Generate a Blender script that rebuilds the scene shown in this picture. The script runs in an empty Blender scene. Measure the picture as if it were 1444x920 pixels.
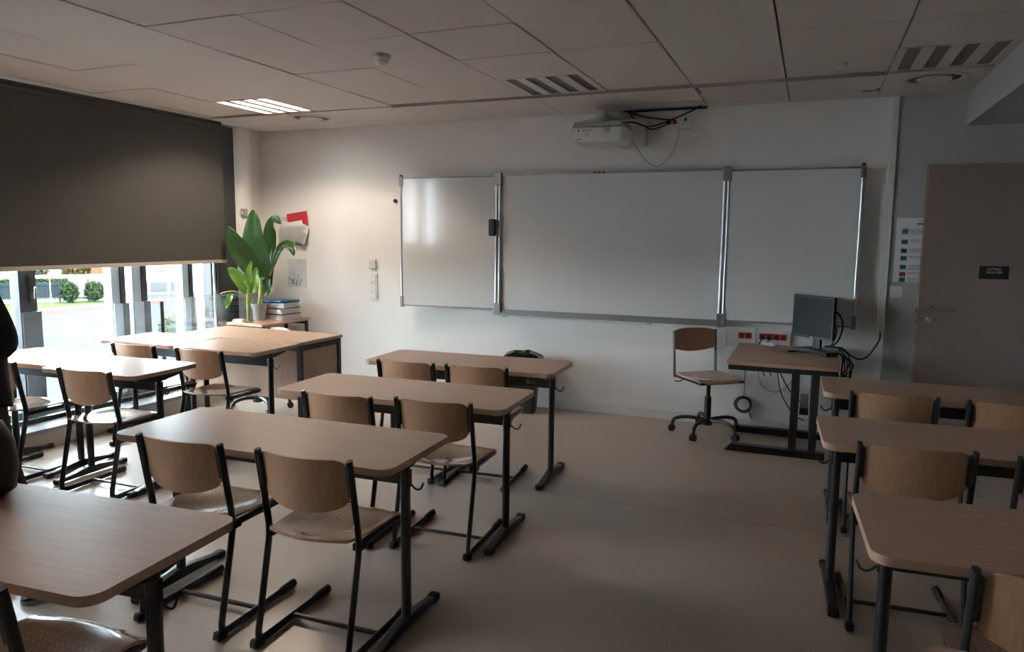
import bpy, bmesh, math, random
from mathutils import Vector, Matrix

random.seed(7)
C = bpy.context.scene.collection
SC = bpy.context.scene
PI = math.pi

# ------------------------------------------------------------------ camera, light, exposure
YAW, PITCH, ROLL, FPX, EYE = 0.38657, 0.12156, 0.00945, 1030.0, 1.53
fw = Vector((-math.sin(YAW) * math.cos(PITCH), math.cos(YAW) * math.cos(PITCH), -math.sin(PITCH)))
rt = Vector((math.cos(YAW), math.sin(YAW), 0)); up = rt.cross(fw)
r2 = math.cos(ROLL) * rt + math.sin(ROLL) * up; u2 = -math.sin(ROLL) * rt + math.cos(ROLL) * up
cam_d = bpy.data.cameras.new('camera'); cam = bpy.data.objects.new('camera', cam_d); C.objects.link(cam)
cam_d.sensor_width = 36.0; cam_d.lens = FPX / 1444.0 * 36.0; cam_d.clip_start = 0.05; cam_d.clip_end = 500
cam.matrix_world = Matrix(((r2.x, u2.x, -fw.x, 0), (r2.y, u2.y, -fw.y, 0), (r2.z, u2.z, -fw.z, EYE), (0, 0, 0, 1)))
SC.camera = cam
SKY_STRENGTH, SUN_STRENGTH, TUBE_STRENGTH = 12.0, 3.0, 6.0
w = bpy.data.worlds.new('sky'); SC.world = w; w.use_nodes = True
nt = w.node_tree; nt.nodes.clear()
wo = nt.nodes.new('ShaderNodeOutputWorld'); wb = nt.nodes.new('ShaderNodeBackground')
wb.inputs[0].default_value = (0.84, 0.93, 1.0, 1); wb.inputs[1].default_value = SKY_STRENGTH
nt.links.new(wb.outputs[0], wo.inputs[0])
sun_d = bpy.data.lights.new('sun', 'SUN'); sun = bpy.data.objects.new('sun', sun_d); C.objects.link(sun)
sun_d.energy = SUN_STRENGTH; sun_d.angle = 0.02; sun_d.color = (1, 0.96, 0.88)
sun.rotation_euler = Vector((-0.62, 0.25, -0.75)).to_track_quat('-Z', 'Y').to_euler()
vs = SC.view_settings; vs.view_transform = 'Standard'; vs.look = 'None'; vs.gamma = 1; vs.exposure = 2.1
SC.cycles.use_denoising = True
SC.cycles.max_bounces = 10; SC.cycles.diffuse_bounces = 4; SC.cycles.transparent_max_bounces = 16
SC.cycles.sample_clamp_indirect = 6.0

# ------------------------------------------------------------------ materials
def mat(name, col, rough=0.5, metal=0.0, spec=0.5, noise=0.0, nscale=8.0, bump=0.0, bscale=60.0, coat=0.0, emit=None, estr=0.0):
    m = bpy.data.materials.new(name); m.use_nodes = True
    n = m.node_tree.nodes; l = m.node_tree.links; b = n['Principled BSDF']
    b.inputs['Base Color'].default_value = (*col, 1); b.inputs['Roughness'].default_value = rough
    b.inputs['Metallic'].default_value = metal; b.inputs['Specular IOR Level'].default_value = spec
    b.inputs['Coat Weight'].default_value = coat; b.inputs['Coat Roughness'].default_value = 0.08
    if emit: b.inputs['Emission Color'].default_value = (*emit, 1); b.inputs['Emission Strength'].default_value = estr
    tc = None
    if noise or bump: tc = n.new('ShaderNodeTexCoord')
    if noise:
        t = n.new('ShaderNodeTexNoise'); t.inputs['Scale'].default_value = nscale; t.inputs['Detail'].default_value = 5
        l.new(tc.outputs['Object'], t.inputs['Vector'])
        mx = n.new('ShaderNodeMix'); mx.data_type = 'RGBA'
        mx.inputs[6].default_value = (*[c * (1 - noise) for c in col], 1); mx.inputs[7].default_value = (*[min(1, c * (1 + noise)) for c in col], 1)
        l.new(t.outputs['Fac'], mx.inputs[0]); l.new(mx.outputs[2], b.inputs['Base Color'])
    if bump:
        t2 = n.new('ShaderNodeTexNoise'); t2.inputs['Scale'].default_value = bscale; t2.inputs['Detail'].default_value = 3
        l.new(tc.outputs['Object'], t2.inputs['Vector'])
        bp = n.new('ShaderNodeBump'); bp.inputs['Strength'].default_value = bump; bp.inputs['Distance'].default_value = 0.004
        l.new(t2.outputs['Fac'], bp.inputs['Height']); l.new(bp.outputs[0], b.inputs['Normal'])
    return m

def wood(name, a, b_, rough, axis=0, dots=False, coat=0.0, stretch=14.0, spec=0.5):
    m = bpy.data.materials.new(name); m.use_nodes = True
    n = m.node_tree.nodes; l = m.node_tree.links; b = n['Principled BSDF']
    b.inputs['Roughness'].default_value = rough; b.inputs['Coat Weight'].default_value = coat; b.inputs['Coat Roughness'].default_value = 0.1
    b.inputs['Specular IOR Level'].default_value = spec
    tc = n.new('ShaderNodeTexCoord'); mp = n.new('ShaderNodeMapping')
    s = [stretch * 6] * 3; s[axis] = stretch * 0.35
    mp.inputs['Scale'].default_value = s
    t = n.new('ShaderNodeTexNoise'); t.inputs['Scale'].default_value = 1.0; t.inputs['Detail'].default_value = 6; t.inputs['Roughness'].default_value = 0.6
    l.new(tc.outputs['Object'], mp.inputs[0]); l.new(mp.outputs[0], t.inputs['Vector'])
    oi = n.new('ShaderNodeObjectInfo')
    cr = n.new('ShaderNodeValToRGB')
    cr.color_ramp.elements[0].position = 0.3; cr.color_ramp.elements[0].color = (*a, 1)
    cr.color_ramp.elements[1].position = 0.72; cr.color_ramp.elements[1].color = (*b_, 1)
    l.new(t.outputs['Fac'], cr.inputs[0]); out = cr.outputs[0]
    if dots:                                       # rows of pressed dots mid-seat, painted lighter as if catching light
        sx = n.new('ShaderNodeSeparateXYZ'); l.new(tc.outputs['Object'], sx.inputs[0])
        def mth(op, x, y=None):
            q = n.new('ShaderNodeMath'); q.operation = op
            for i, v in enumerate((x, y)):
                if v is None: continue
                if isinstance(v, (int, float)): q.inputs[i].default_value = v
                else: l.new(v, q.inputs[i])
            return q.outputs[0]
        P = 0.021
        fx = mth('SUBTRACT', mth('FRACT', mth('DIVIDE', mth('ADD', sx.outputs[0], 5.0), P)), 0.5)
        fy = mth('SUBTRACT', mth('FRACT', mth('DIVIDE', mth('ADD', sx.outputs[1], 5.0), P)), 0.5)
        d = mth('SQRT', mth('ADD', mth('MULTIPLY', fx, fx), mth('MULTIPLY', fy, fy)))
        dot = mth('LESS_THAN', d, 0.17)
        cx = mth('ABSOLUTE', sx.outputs[0]); cy = mth('ABSOLUTE', mth('SUBTRACT', sx.outputs[1], 0.25))
        msk = mth('MULTIPLY', mth('LESS_THAN', cx, 0.12), mth('LESS_THAN', cy, 0.11))
        k = mth('MULTIPLY', dot, msk)
        mx = n.new('ShaderNodeMix'); mx.data_type = 'RGBA'; l.new(mth('MULTIPLY', k, 0.55), mx.inputs[0]); l.new(out, mx.inputs[6])
        mx.inputs[7].default_value = (0.75, 0.55, 0.40, 1); out = mx.outputs[2]
        bp = n.new('ShaderNodeBump'); bp.inputs['Strength'].default_value = 0.35; bp.inputs['Distance'].default_value = 0.002
        l.new(k, bp.inputs['Height']); l.new(bp.outputs[0], b.inputs['Normal'])
    l.new(out, b.inputs['Base Color'])
    return m

def glass(name, tint=(0.93, 0.96, 0.96), amount=0.07, lines=0.0):
    m = bpy.data.materials.new(name); m.use_nodes = True
    n = m.node_tree.nodes; l = m.node_tree.links; n.clear()
    o = n.new('ShaderNodeOutputMaterial'); tr = n.new('ShaderNodeBsdfTransparent'); gl = n.new('ShaderNodeBsdfGlossy'); mx = n.new('ShaderNodeMixShader')
    tr.inputs[0].default_value = (*tint, 1); gl.inputs['Roughness'].default_value = 0.02
    fr = n.new('ShaderNodeFresnel'); fr.inputs[0].default_value = 1.45
    mu = n.new('ShaderNodeMath'); mu.operation = 'MULTIPLY'; mu.inputs[1].default_value = 0.5
    l.new(fr.outputs[0], mu.inputs[0])
    l.new(mu.outputs[0], mx.inputs[0]); l.new(tr.outputs[0], mx.inputs[1]); l.new(gl.outputs[0], mx.inputs[2])
    last = mx.outputs[0]
    if lines:                                      # fine vertical printed lines in the guard glass
        tc = n.new('ShaderNodeTexCoord'); wv = n.new('ShaderNodeTexWave'); wv.bands_direction = 'Y'; wv.inputs['Scale'].default_value = 26.0
        l.new(tc.outputs['Object'], wv.inputs['Vector'])
        df = n.new('ShaderNodeBsdfTranslucent'); df.inputs[0].default_value = (0.75, 0.78, 0.8, 1)
        m2 = n.new('ShaderNodeMixShader'); mm = n.new('ShaderNodeMath'); mm.operation = 'MULTIPLY'; mm.inputs[1].default_value = lines
        l.new(wv.outputs['Fac'], mm.inputs[0]); l.new(mm.outputs[0], m2.inputs[0]); l.new(last, m2.inputs[1]); l.new(df.outputs[0], m2.inputs[2]); last = m2.outputs[0]
    l.new(last, o.inputs[0])
    return m

M = {}
M['wall'] = mat('white_wall_paint', (0.79, 0.775, 0.76), 0.7, noise=0.015, nscale=2.5, bump=0.06, bscale=180)
M['wall_grey'] = mat('darker_grey_surface', (0.45, 0.455, 0.45), 0.7, noise=0.015, nscale=2.5, bump=0.06, bscale=180)
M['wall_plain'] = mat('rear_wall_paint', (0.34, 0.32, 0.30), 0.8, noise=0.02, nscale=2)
M['tile'] = mat('mineral_ceiling_tile', (0.68, 0.63, 0.605), 0.9, noise=0.03, nscale=5, bump=0.25, bscale=260)
M['plaster'] = mat('plasterboard', (0.68, 0.655, 0.625), 0.8, noise=0.015, nscale=3)
M['dark_void'] = mat('dark_void', (0.04, 0.038, 0.035), 0.9)
M['rust'] = mat('stained_profile', (0.20, 0.15, 0.12), 0.8, noise=0.3, nscale=12)
M['beech'] = wood('beech_laminate', (0.43, 0.258, 0.172), (0.53, 0.335, 0.232), 0.33, 0, spec=0.5)
M['beech_back'] = wood('beech_plywood_upright', (0.43, 0.232, 0.128), (0.55, 0.318, 0.185), 0.38, 2)
M['beech_seat'] = wood('beech_plywood_seat', (0.36, 0.215, 0.135), (0.46, 0.29, 0.19), 0.17, 1, dots=True, coat=0.9)
M['beech_seat_plain'] = wood('beech_plywood_seat_plain', (0.40, 0.255, 0.17), (0.50, 0.335, 0.23), 0.25, 1, coat=0.4)
M['beech_panel'] = wood('beech_panel', (0.36, 0.22, 0.14), (0.46, 0.30, 0.20), 0.4, 2)
M['black_metal'] = mat('black_steel', (0.018, 0.019, 0.021), 0.32, 0.0, 0.5, noise=0.2, nscale=30)
M['grey_metal'] = mat('dark_grey_steel', (0.045, 0.047, 0.05), 0.35, 0.3)
M['black_plastic'] = mat('black_plastic', (0.014, 0.014, 0.015), 0.5, bump=0.1, bscale=300)
M['rubber'] = mat('black_rubber', (0.012, 0.012, 0.012), 0.6, noise=0.2, nscale=40)
M['chrome'] = mat('chrome', (0.62, 0.62, 0.62), 0.18, 1.0)
M['alu'] = mat('aluminium', (0.60, 0.61, 0.62), 0.3, 1.0)
M['alu_grey'] = mat('aluminium_grey', (0.30, 0.30, 0.30), 0.45, 0.8)
M['board'] = mat('whiteboard_enamel', (0.66, 0.665, 0.66), 0.10, 0, 0.5, noise=0.02, nscale=4)
M['white_plastic'] = mat('white_plastic', (0.72, 0.72, 0.71), 0.4)
M['grey_plastic'] = mat('grey_plastic', (0.33, 0.33, 0.33), 0.45)
M['beige_plastic'] = mat('beige_plastic', (0.62, 0.58, 0.53), 0.5)
M['red_plastic'] = mat('red_plastic', (0.55, 0.02, 0.025), 0.35)
M['blind'] = mat('dark_roller_fabric', (0.070, 0.069, 0.067), 0.9, noise=0.08, nscale=90, bump=0.1, bscale=500)
M['bar'] = mat('beige_bottom_bar', (0.50, 0.44, 0.37), 0.5)
M['frame'] = mat('anthracite_frame', (0.035, 0.037, 0.04), 0.4)
M['frame_light'] = mat('grey_blue_frame', (0.40, 0.47, 0.52), 0.4)
M['ledge'] = mat('grey_ledge_lino', (0.25, 0.26, 0.27), 0.35)
M['ledge_front'] = mat('ledge_front_paint', (0.52, 0.47, 0.42), 0.7)
M['skirt'] = mat('skirting_paint', (0.70, 0.69, 0.68), 0.55, noise=0.06, nscale=15)
M['door'] = mat('door_laminate', (0.23, 0.185, 0.165), 0.5, noise=0.01, nscale=4)
M['door_edge'] = wood('door_edge_wood', (0.36, 0.20, 0.10), (0.48, 0.28, 0.15), 0.5, 2)
M['sign'] = mat('black_sign', (0.012, 0.012, 0.012), 0.4)
M['sign_text'] = mat('sign_text', (0.65, 0.65, 0.63), 0.5)
M['paper'] = mat('white_paper', (0.78, 0.78, 0.78), 0.8, noise=0.02, nscale=20)
M['paper_grey'] = mat('grey_paper', (0.45, 0.45, 0.46), 0.8, noise=0.08, nscale=15)
M['folder_dark'] = mat('dark_folder', (0.06, 0.065, 0.075), 0.5)
M['blue'] = mat('blue_folder', (0.03, 0.22, 0.52), 0.45)
M['red'] = mat('red_folder', (0.55, 0.03, 0.04), 0.45)
M['pink'] = mat('pink_cover', (0.65, 0.30, 0.33), 0.5)
M['teal'] = mat('dark_teal_print', (0.03, 0.13, 0.14), 0.6)
M['print'] = mat('grey_print', (0.22, 0.22, 0.24), 0.7)
M['print_blue'] = mat('blue_grey_print', (0.12, 0.15, 0.25), 0.7)
M['magenta'] = mat('magenta_print', (0.35, 0.03, 0.12), 0.6)
M['leaf'] = mat('dark_leaf', (0.034, 0.095, 0.026), 0.32, noise=0.3, nscale=14)
M['leaf_light'] = mat('light_leaf', (0.14, 0.30, 0.05), 0.35, noise=0.25, nscale=14)
M['stem'] = mat('plant_stem', (0.30, 0.36, 0.11), 0.45, noise=0.25, nscale=20)
M['stem_yellow'] = mat('yellow_stem', (0.50, 0.42, 0.10), 0.45)
M['soil'] = mat('soil', (0.05, 0.03, 0.02), 0.9, noise=0.4, nscale=60)
M['screen'] = mat('monitor_screen', (0.012, 0.013, 0.016), 0.35, spec=0.12)
M['cable'] = mat('black_cable', (0.012, 0.012, 0.013), 0.5)
M['cable_grey'] = mat('grey_cable', (0.25, 0.25, 0.25), 0.5)
M['bag_film'] = mat('black_bin_liner', (0.012, 0.012, 0.014), 0.2, bump=0.6, bscale=30)
M['bin'] = mat('dark_bin_plastic', (0.035, 0.037, 0.04), 0.4)
M['lamp_off'] = mat('unlit_louvre', (0.10, 0.105, 0.10), 0.3, 0.3)
M['lamp_on'] = mat('lit_tube', (0.9, 0.9, 0.9), 0.5, emit=(1.0, 0.92, 0.82), estr=TUBE_STRENGTH)
M['cloth'] = mat('black_cloth', (0.016, 0.016, 0.018), 0.9, noise=0.3, nscale=25, bump=0.3, bscale=90)
M['trousers'] = mat('dark_trousers', (0.022, 0.021, 0.02), 0.9, noise=0.3, nscale=20, bump=0.3, bscale=60)
M['skin'] = mat('skin', (0.42, 0.25, 0.18), 0.5)
M['hair'] = mat('dark_hair', (0.03, 0.02, 0.014), 0.6)
M['yellow'] = mat('yellow_patch', (0.62, 0.50, 0.03), 0.7)
M['shoe'] = mat('dark_shoe', (0.03, 0.031, 0.036), 0.55)
M['shoe_sole'] = mat('pale_sole', (0.30, 0.30, 0.31), 0.6)
M['leather'] = mat('dark_brown_leather', (0.030, 0.021, 0.017), 0.5, bump=0.2, bscale=120)
M['glass'] = glass('window_glass')
M['dimming_glass'] = glass('dimming_window_glass', (0.84, 0.86, 0.87))  # tint added to weaken the light from the unseen second window
M['guard'] = glass('guard_glass', (0.95, 0.97, 0.975), lines=0.015)
M['clear'] = glass('clear_plastic', (0.96, 0.96, 0.96))
M['asphalt'] = mat('court_asphalt', (0.026, 0.027, 0.029), 0.9, noise=0.08, nscale=0.6)
M['line'] = mat('court_line_paint', (0.13, 0.13, 0.13), 0.8)
M['track'] = mat('red_track', (0.045, 0.021, 0.018), 0.9)
M['grass'] = mat('grass', (0.024, 0.030, 0.013), 0.9, noise=0.3, nscale=3)
M['hedge'] = mat('hedge_leaf', (0.010, 0.016, 0.007), 0.8, noise=0.4, nscale=9)
M['bush'] = mat('pale_bush_leaf', (0.026, 0.030, 0.015), 0.8, noise=0.4, nscale=9)
M['fence'] = mat('fence_green', (0.010, 0.014, 0.015), 0.7)
M['render'] = mat('white_render', (0.14, 0.14, 0.138), 0.9)
M['orange'] = mat('orange_tiles', (0.045, 0.017, 0.009), 0.9, noise=0.3, nscale=4)
M['autumn'] = mat('autumn_leaf', (0.034, 0.027, 0.010), 0.8, noise=0.4, nscale=6)
M['bark'] = mat('bark', (0.02, 0.03, 0.025), 0.9, noise=0.3, nscale=20)

for _k in ('asphalt', 'line', 'track', 'grass', 'hedge', 'bush', 'fence', 'render', 'orange', 'autumn', 'bark'):
    _b = M[_k].node_tree.nodes['Principled BSDF']; _b.inputs['Specular IOR Level'].default_value = 0.0; _b.inputs['Roughness'].default_value = 1.0

def floor_mat():
    m = bpy.data.materials.new('speckled_linoleum'); m.use_nodes = True
    n = m.node_tree.nodes; l = m.node_tree.links; b = n['Principled BSDF']
    tc = n.new('ShaderNodeTexCoord')
    a = n.new('ShaderNodeTexNoise'); a.inputs['Scale'].default_value = 160; a.inputs['Detail'].default_value = 2
    c = n.new('ShaderNodeTexNoise'); c.inputs['Scale'].default_value = 1.3; c.inputs['Detail'].default_value = 4
    l.new(tc.outputs['Object'], a.inputs['Vector']); l.new(tc.outputs['Object'], c.inputs['Vector'])
    r1 = n.new('ShaderNodeValToRGB'); e = r1.color_ramp.elements
    e[0].position = 0.35; e[0].color = (0.43, 0.345, 0.285, 1); e[1].position = 0.65; e[1].color = (0.55, 0.45, 0.375, 1)
    l.new(a.outputs['Fac'], r1.inputs[0])
    mx = n.new('ShaderNodeMix'); mx.data_type = 'RGBA'; mx.blend_type = 'MULTIPLY'; mx.inputs[0].default_value = 1.0
    r2_ = n.new('ShaderNodeValToRGB'); e = r2_.color_ramp.elements
    e[0].position = 0.3; e[0].color = (0.90, 0.90, 0.90, 1); e[1].position = 0.7; e[1].color = (1.0, 1.0, 1.0, 1)
    l.new(c.outputs['Fac'], r2_.inputs[0]); l.new(r1.outputs[0], mx.inputs[6]); l.new(r2_.outputs[0], mx.inputs[7])
    l.new(mx.outputs[2], b.inputs['Base Color'])
    mr = n.new('ShaderNodeMapRange'); mr.inputs[3].default_value = 0.24; mr.inputs[4].default_value = 0.36
    l.new(c.outputs['Fac'], mr.inputs[0]); l.new(mr.outputs[0], b.inputs['Roughness'])
    return m
M['floor'] = floor_mat()

# ------------------------------------------------------------------ mesh helpers
def fillet(pts, r, seg=5):
    pts = [Vector(p) for p in pts]; out = [pts[0]]
    for i in range(1, len(pts) - 1):
        p, a, b = pts[i], pts[i - 1] - pts[i], pts[i + 1] - pts[i]
        rr = min(r, a.length * 0.45, b.length * 0.45)
        s, e = p + a.normalized() * rr, p + b.normalized() * rr
        for k in range(seg + 1):
            t = k / seg; out.append(s * (1 - t) ** 2 + p * 2 * t * (1 - t) + e * t * t)
    out.append(pts[-1]); return out

def smooth_path(pts, n=8):
    pts = [Vector(p) for p in pts]; q = [2 * pts[0] - pts[1]] + pts + [2 * pts[-1] - pts[-2]]; out = []
    for i in range(1, len(q) - 2):
        p0, p1, p2, p3 = q[i - 1:i + 3]
        for k in range(n):
            t = k / n
            out.append(0.5 * ((2 * p1) + (p2 - p0) * t + (2 * p0 - 5 * p1 + 4 * p2 - p3) * t * t + (3 * p1 - p0 - 3 * p2 + p3) * t ** 3))
    out.append(pts[-1]); return out

def rrect(w_, d, r, seg=6, cx=0, cy=0):
    out = []
    for (sx, sy, a0) in ((1, 1, 0), (-1, 1, PI / 2), (-1, -1, PI), (1, -1, 1.5 * PI)):
        for k in range(seg + 1):
            a = a0 + k / seg * PI / 2
            out.append((cx + sx * (w_ / 2 - r) + r * math.cos(a), cy + sy * (d / 2 - r) + r * math.sin(a)))
    return out

class MB:
    def __init__(s): s.bm = bmesh.new()
    def box(s, c, size, bev=0.0, seg=2, rot=None):
        m = Matrix.Translation(c) @ (rot.to_4x4() if rot else Matrix.Identity(4)) @ Matrix.Diagonal((*size, 1))
        g = bmesh.ops.create_cube(s.bm, size=1, matrix=m)
        if bev:
            ed = {e for v in g['verts'] for e in v.link_edges}
            bmesh.ops.bevel(s.bm, geom=list(ed), offset=bev, segments=seg, profile=0.5, affect='EDGES')
        return s
    def bb(s, x0, x1, y0, y1, z0, z1, bev=0.0, seg=2):
        return s.box(((x0 + x1) / 2, (y0 + y1) / 2, (z0 + z1) / 2), (abs(x1 - x0), abs(y1 - y0), abs(z1 - z0)), bev, seg)
    def tube(s, pts, rx, ry=None, n=10, hint=None, taper=None, closed=False, caps=True):
        pts = [Vector(p) for p in pts]; ry = ry or rx; N = len(pts); rings = []
        nrm = None
        for i, p in enumerate(pts):
            if closed: t = pts[(i + 1) % N] - pts[i - 1]
            else: t = (pts[min(i + 1, N - 1)] - pts[max(i - 1, 0)])
            t.normalize()
            if hint is not None: a = Vector(hint); a = (a - t * a.dot(t)).normalized()
            elif nrm is None:
                a = Vector((0, 0, 1)) if abs(t.z) < 0.9 else Vector((1, 0, 0)); a = (a - t * a.dot(t)).normalized()
            else: a = (nrm - t * nrm.dot(t)).normalized()
            nrm = a; b = t.cross(a); k = taper[i] if taper else 1.0
            rings.append([s.bm.verts.new(p + a * math.cos(2 * PI * j / n) * rx * k + b * math.sin(2 * PI * j / n) * ry * k) for j in range(n)])
        for i in range(N if closed else N - 1):
            A, B = rings[i], rings[(i + 1) % N]
            for j in range(n): s.bm.faces.new((A[j], A[(j + 1) % n], B[(j + 1) % n], B[j]))
        if caps and not closed:
            s.bm.faces.new(rings[0][::-1]); s.bm.faces.new(rings[-1])
        return s
    def prism(s, poly, z0, z1, bev=0.0, seg=2, m=None):
        m = m or Matrix.Identity(4)
        lo = [s.bm.verts.new(m @ Vector((x, y, z0))) for x, y in poly]; hi = [s.bm.verts.new(m @ Vector((x, y, z1))) for x, y in poly]
        n = len(poly); f = [s.bm.faces.new(lo[::-1]), s.bm.faces.new(hi)]
        for i in range(n): s.bm.faces.new((lo[i], lo[(i + 1) % n], hi[(i + 1) % n], hi[i]))
        if bev:
            ed = {e for q in f for e in q.edges}
            bmesh.ops.bevel(s.bm, geom=list(ed), offset=bev, segments=seg, profile=0.5, affect='EDGES')
        return s
    def lathe(s, prof, n=24, m=None):
        m = m or Matrix.Identity(4); rings = []
        for r, z in prof:
            rings.append([s.bm.verts.new(m @ Vector((max(r, 1e-4) * math.cos(2 * PI * j / n), max(r, 1e-4) * math.sin(2 * PI * j / n), z))) for j in range(n)])
        for A, B in zip(rings, rings[1:]):
            for j in range(n): s.bm.faces.new((A[j], A[(j + 1) % n], B[(j + 1) % n], B[j]))
        s.bm.faces.new(rings[0][::-1]); s.bm.faces.new(rings[-1])
        return s
    def sheet(s, fn, nu, nv, th):
        P = [[Vector(fn(i / nu, j / nv)) for j in range(nv + 1)] for i in range(nu + 1)]
        def nrm(i, j):
            a = P[min(i + 1, nu)][j] - P[max(i - 1, 0)][j]; b = P[i][min(j + 1, nv)] - P[i][max(j - 1, 0)]
            q = a.cross(b); return q.normalized() if q.length > 1e-9 else Vector((0, 0, 1))
        T = [[s.bm.verts.new(P[i][j] + nrm(i, j) * th / 2) for j in range(nv + 1)] for i in range(nu + 1)]
        B = [[s.bm.verts.new(P[i][j] - nrm(i, j) * th / 2) for j in range(nv + 1)] for i in range(nu + 1)]
        for i in range(nu):
            for j in range(nv):
                s.bm.faces.new((T[i][j], T[i + 1][j], T[i + 1][j + 1], T[i][j + 1]))
                s.bm.faces.new((B[i][j], B[i][j + 1], B[i + 1][j + 1], B[i + 1][j]))
        for i in range(nu):
            s.bm.faces.new((T[i][0], B[i][0], B[i + 1][0], T[i + 1][0])); s.bm.faces.new((T[i][nv], T[i + 1][nv], B[i + 1][nv], B[i][nv]))
        for j in range(nv):
            s.bm.faces.new((T[0][j], T[0][j + 1], B[0][j + 1], B[0][j])); s.bm.faces.new((T[nu][j], B[nu][j], B[nu][j + 1], T[nu][j + 1]))
        return s
    def ball(s, c, r, sub=2):
        if isinstance(r, (int, float)): r = (r, r, r)
        bmesh.ops.create_icosphere(s.bm, subdivisions=sub, radius=1, matrix=Matrix.Translation(c) @ Matrix.Diagonal((*r, 1)))
        return s
    def build(s, name, m, parent=None, angle=38):
        weighted = angle == 38
        bmesh.ops.recalc_face_normals(s.bm, faces=s.bm.faces)
        me = bpy.data.meshes.new(name); s.bm.to_mesh(me); s.bm.free()
        me.polygons.foreach_set('use_smooth', [True] * len(me.polygons)); me.set_sharp_from_angle(angle=math.radians(angle))
        if isinstance(m, str): m = M[m]
        me.materials.append(m)
        o = bpy.data.objects.new(name, me); C.objects.link(o)
        if weighted:
            wn = o.modifiers.new('flat_faces', 'WEIGHTED_NORMAL'); wn.keep_sharp = True; wn.weight = 100
        if parent: o.parent = parent
        return o

def tag(o, label, cat, group=None, kind=None):
    o['label'] = label; o['category'] = cat
    if group: o['group'] = group
    if kind: o['kind'] = kind
    return o
def thing(name, label, cat, loc=(0, 0, 0), rz=0.0, group=None):
    o = bpy.data.objects.new(name, None); C.objects.link(o); o.empty_display_size = 0.1
    o.location = loc; o.rotation_euler = (0, 0, rz); return tag(o, label, cat, group)
def struct(name, mb, m, parent=None):
    o = mb.build(name, m, parent)
    if not parent: o['kind'] = 'structure'
    return o
def kids(o): return [x for x in bpy.data.objects if x.parent == o]
def dup(root, loc, rz, label):
    def cp(o, par):
        c = o.copy(); C.objects.link(c); c.parent = par
        for ch in kids(o): cp(ch, c)
        return c
    r = cp(root, None); r.location = loc; r.rotation_euler = (0, 0, rz); r['label'] = label
    return r
def text_mb(s, size, depth=0.001, align='CENTER'):
    cu = bpy.data.curves.new('lettering', 'FONT'); cu.body = s; cu.size = size; cu.extrude = depth; cu.align_x = align; cu.align_y = 'CENTER'
    o = bpy.data.objects.new('lettering', cu); C.objects.link(o)
    me = bpy.data.meshes.new_from_object(o); mb = MB(); mb.bm.from_mesh(me)
    bpy.data.objects.remove(o); bpy.data.meshes.remove(me); bpy.data.curves.remove(cu)
    return mb
FACE_Y = Matrix.Rotation(PI / 2, 4, 'X')           # lettering that stands upright and faces -Y

# ------------------------------------------------------------------ room shell
YW, XR, XW, ZC, YB = 6.12, 1.74, -5.30, 2.57, -2.6
struct('floor', MB().bb(-5.6, XR + .2, YB - .2, YW + .2, -0.2, 0.0), 'floor')
struct('trim_1', MB().bb(-2.6, XR, 4.02, 4.023, 0.0, 0.0006), mat('floor_seam', (0.20, 0.16, 0.13), 0.5)).name = 'trim_1'
struct('wall_back', MB().bb(-5.6, XR + .2, YW, YW + .2, 0.0, 2.8), 'wall')
struct('wall_back_grey', MB().bb(0.535, XR, YW - .008, YW, 0.072, 2.565), 'wall_grey')  # grey slab over the white wall, darkening it right of the trunking
struct('wall_right', MB().bb(XR, XR + .2, YB - .2, YW, 0.0, 2.8), 'wall_plain')
struct('wall_rear', MB().bb(-5.6, XR, YB - .2, YB, 0.0, 2.8), 'wall_plain')
struct('roof_slab', MB().bb(-5.6, XR + .2, YB - .2, YW + .2, 2.80, 3.0), 'dark_void')
mb = MB()                                          # window wall: plinth, lintel, piers
mb.bb(-5.55, XW, YB, YW, 0.0, 0.15).bb(-5.55, XW, YB, YW, 2.52, 2.8)
mb.bb(-5.55, XW, 5.42, YW, 0.15, 2.52).bb(-5.55, XW, 0.15, 2.0, 0.15, 1.35)  # last box: solid sill under the unseen second window, added to cut its light
for y0, y1 in ((2.0, 2.86), (0.02, 0.15), (YB, -2.3)): mb.bb(-5.55, XW, y0, y1, 0.15, 2.52)
struct('wall_left', mb, 'wall')
struct('baseboard_back', MB().bb(-5.0, XR, YW - .012, YW, 0.0, 0.072, 0.003), 'skirt')
struct('column', MB().lathe([(.118, 0), (.118, 2.75)], 40, Matrix.Translation((-5.31, 5.81, 0))), 'wall')
lg = struct('trim_2', MB().bb(XW, -4.95, YB, YW, 0.12, 0.15, 0.004), 'ledge')       # ledge under the windows
lf = MB().bb(XW, -4.97, YB, YW, 0.0, 0.12).build('ledge_front', 'ledge_front', lg)
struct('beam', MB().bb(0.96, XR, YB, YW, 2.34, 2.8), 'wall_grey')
struct('trim_3', MB().bb(0.487, 0.535, YW - .03, YW, 0.84, ZC, 0.004), 'white_plastic')   # cable trunking

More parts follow.
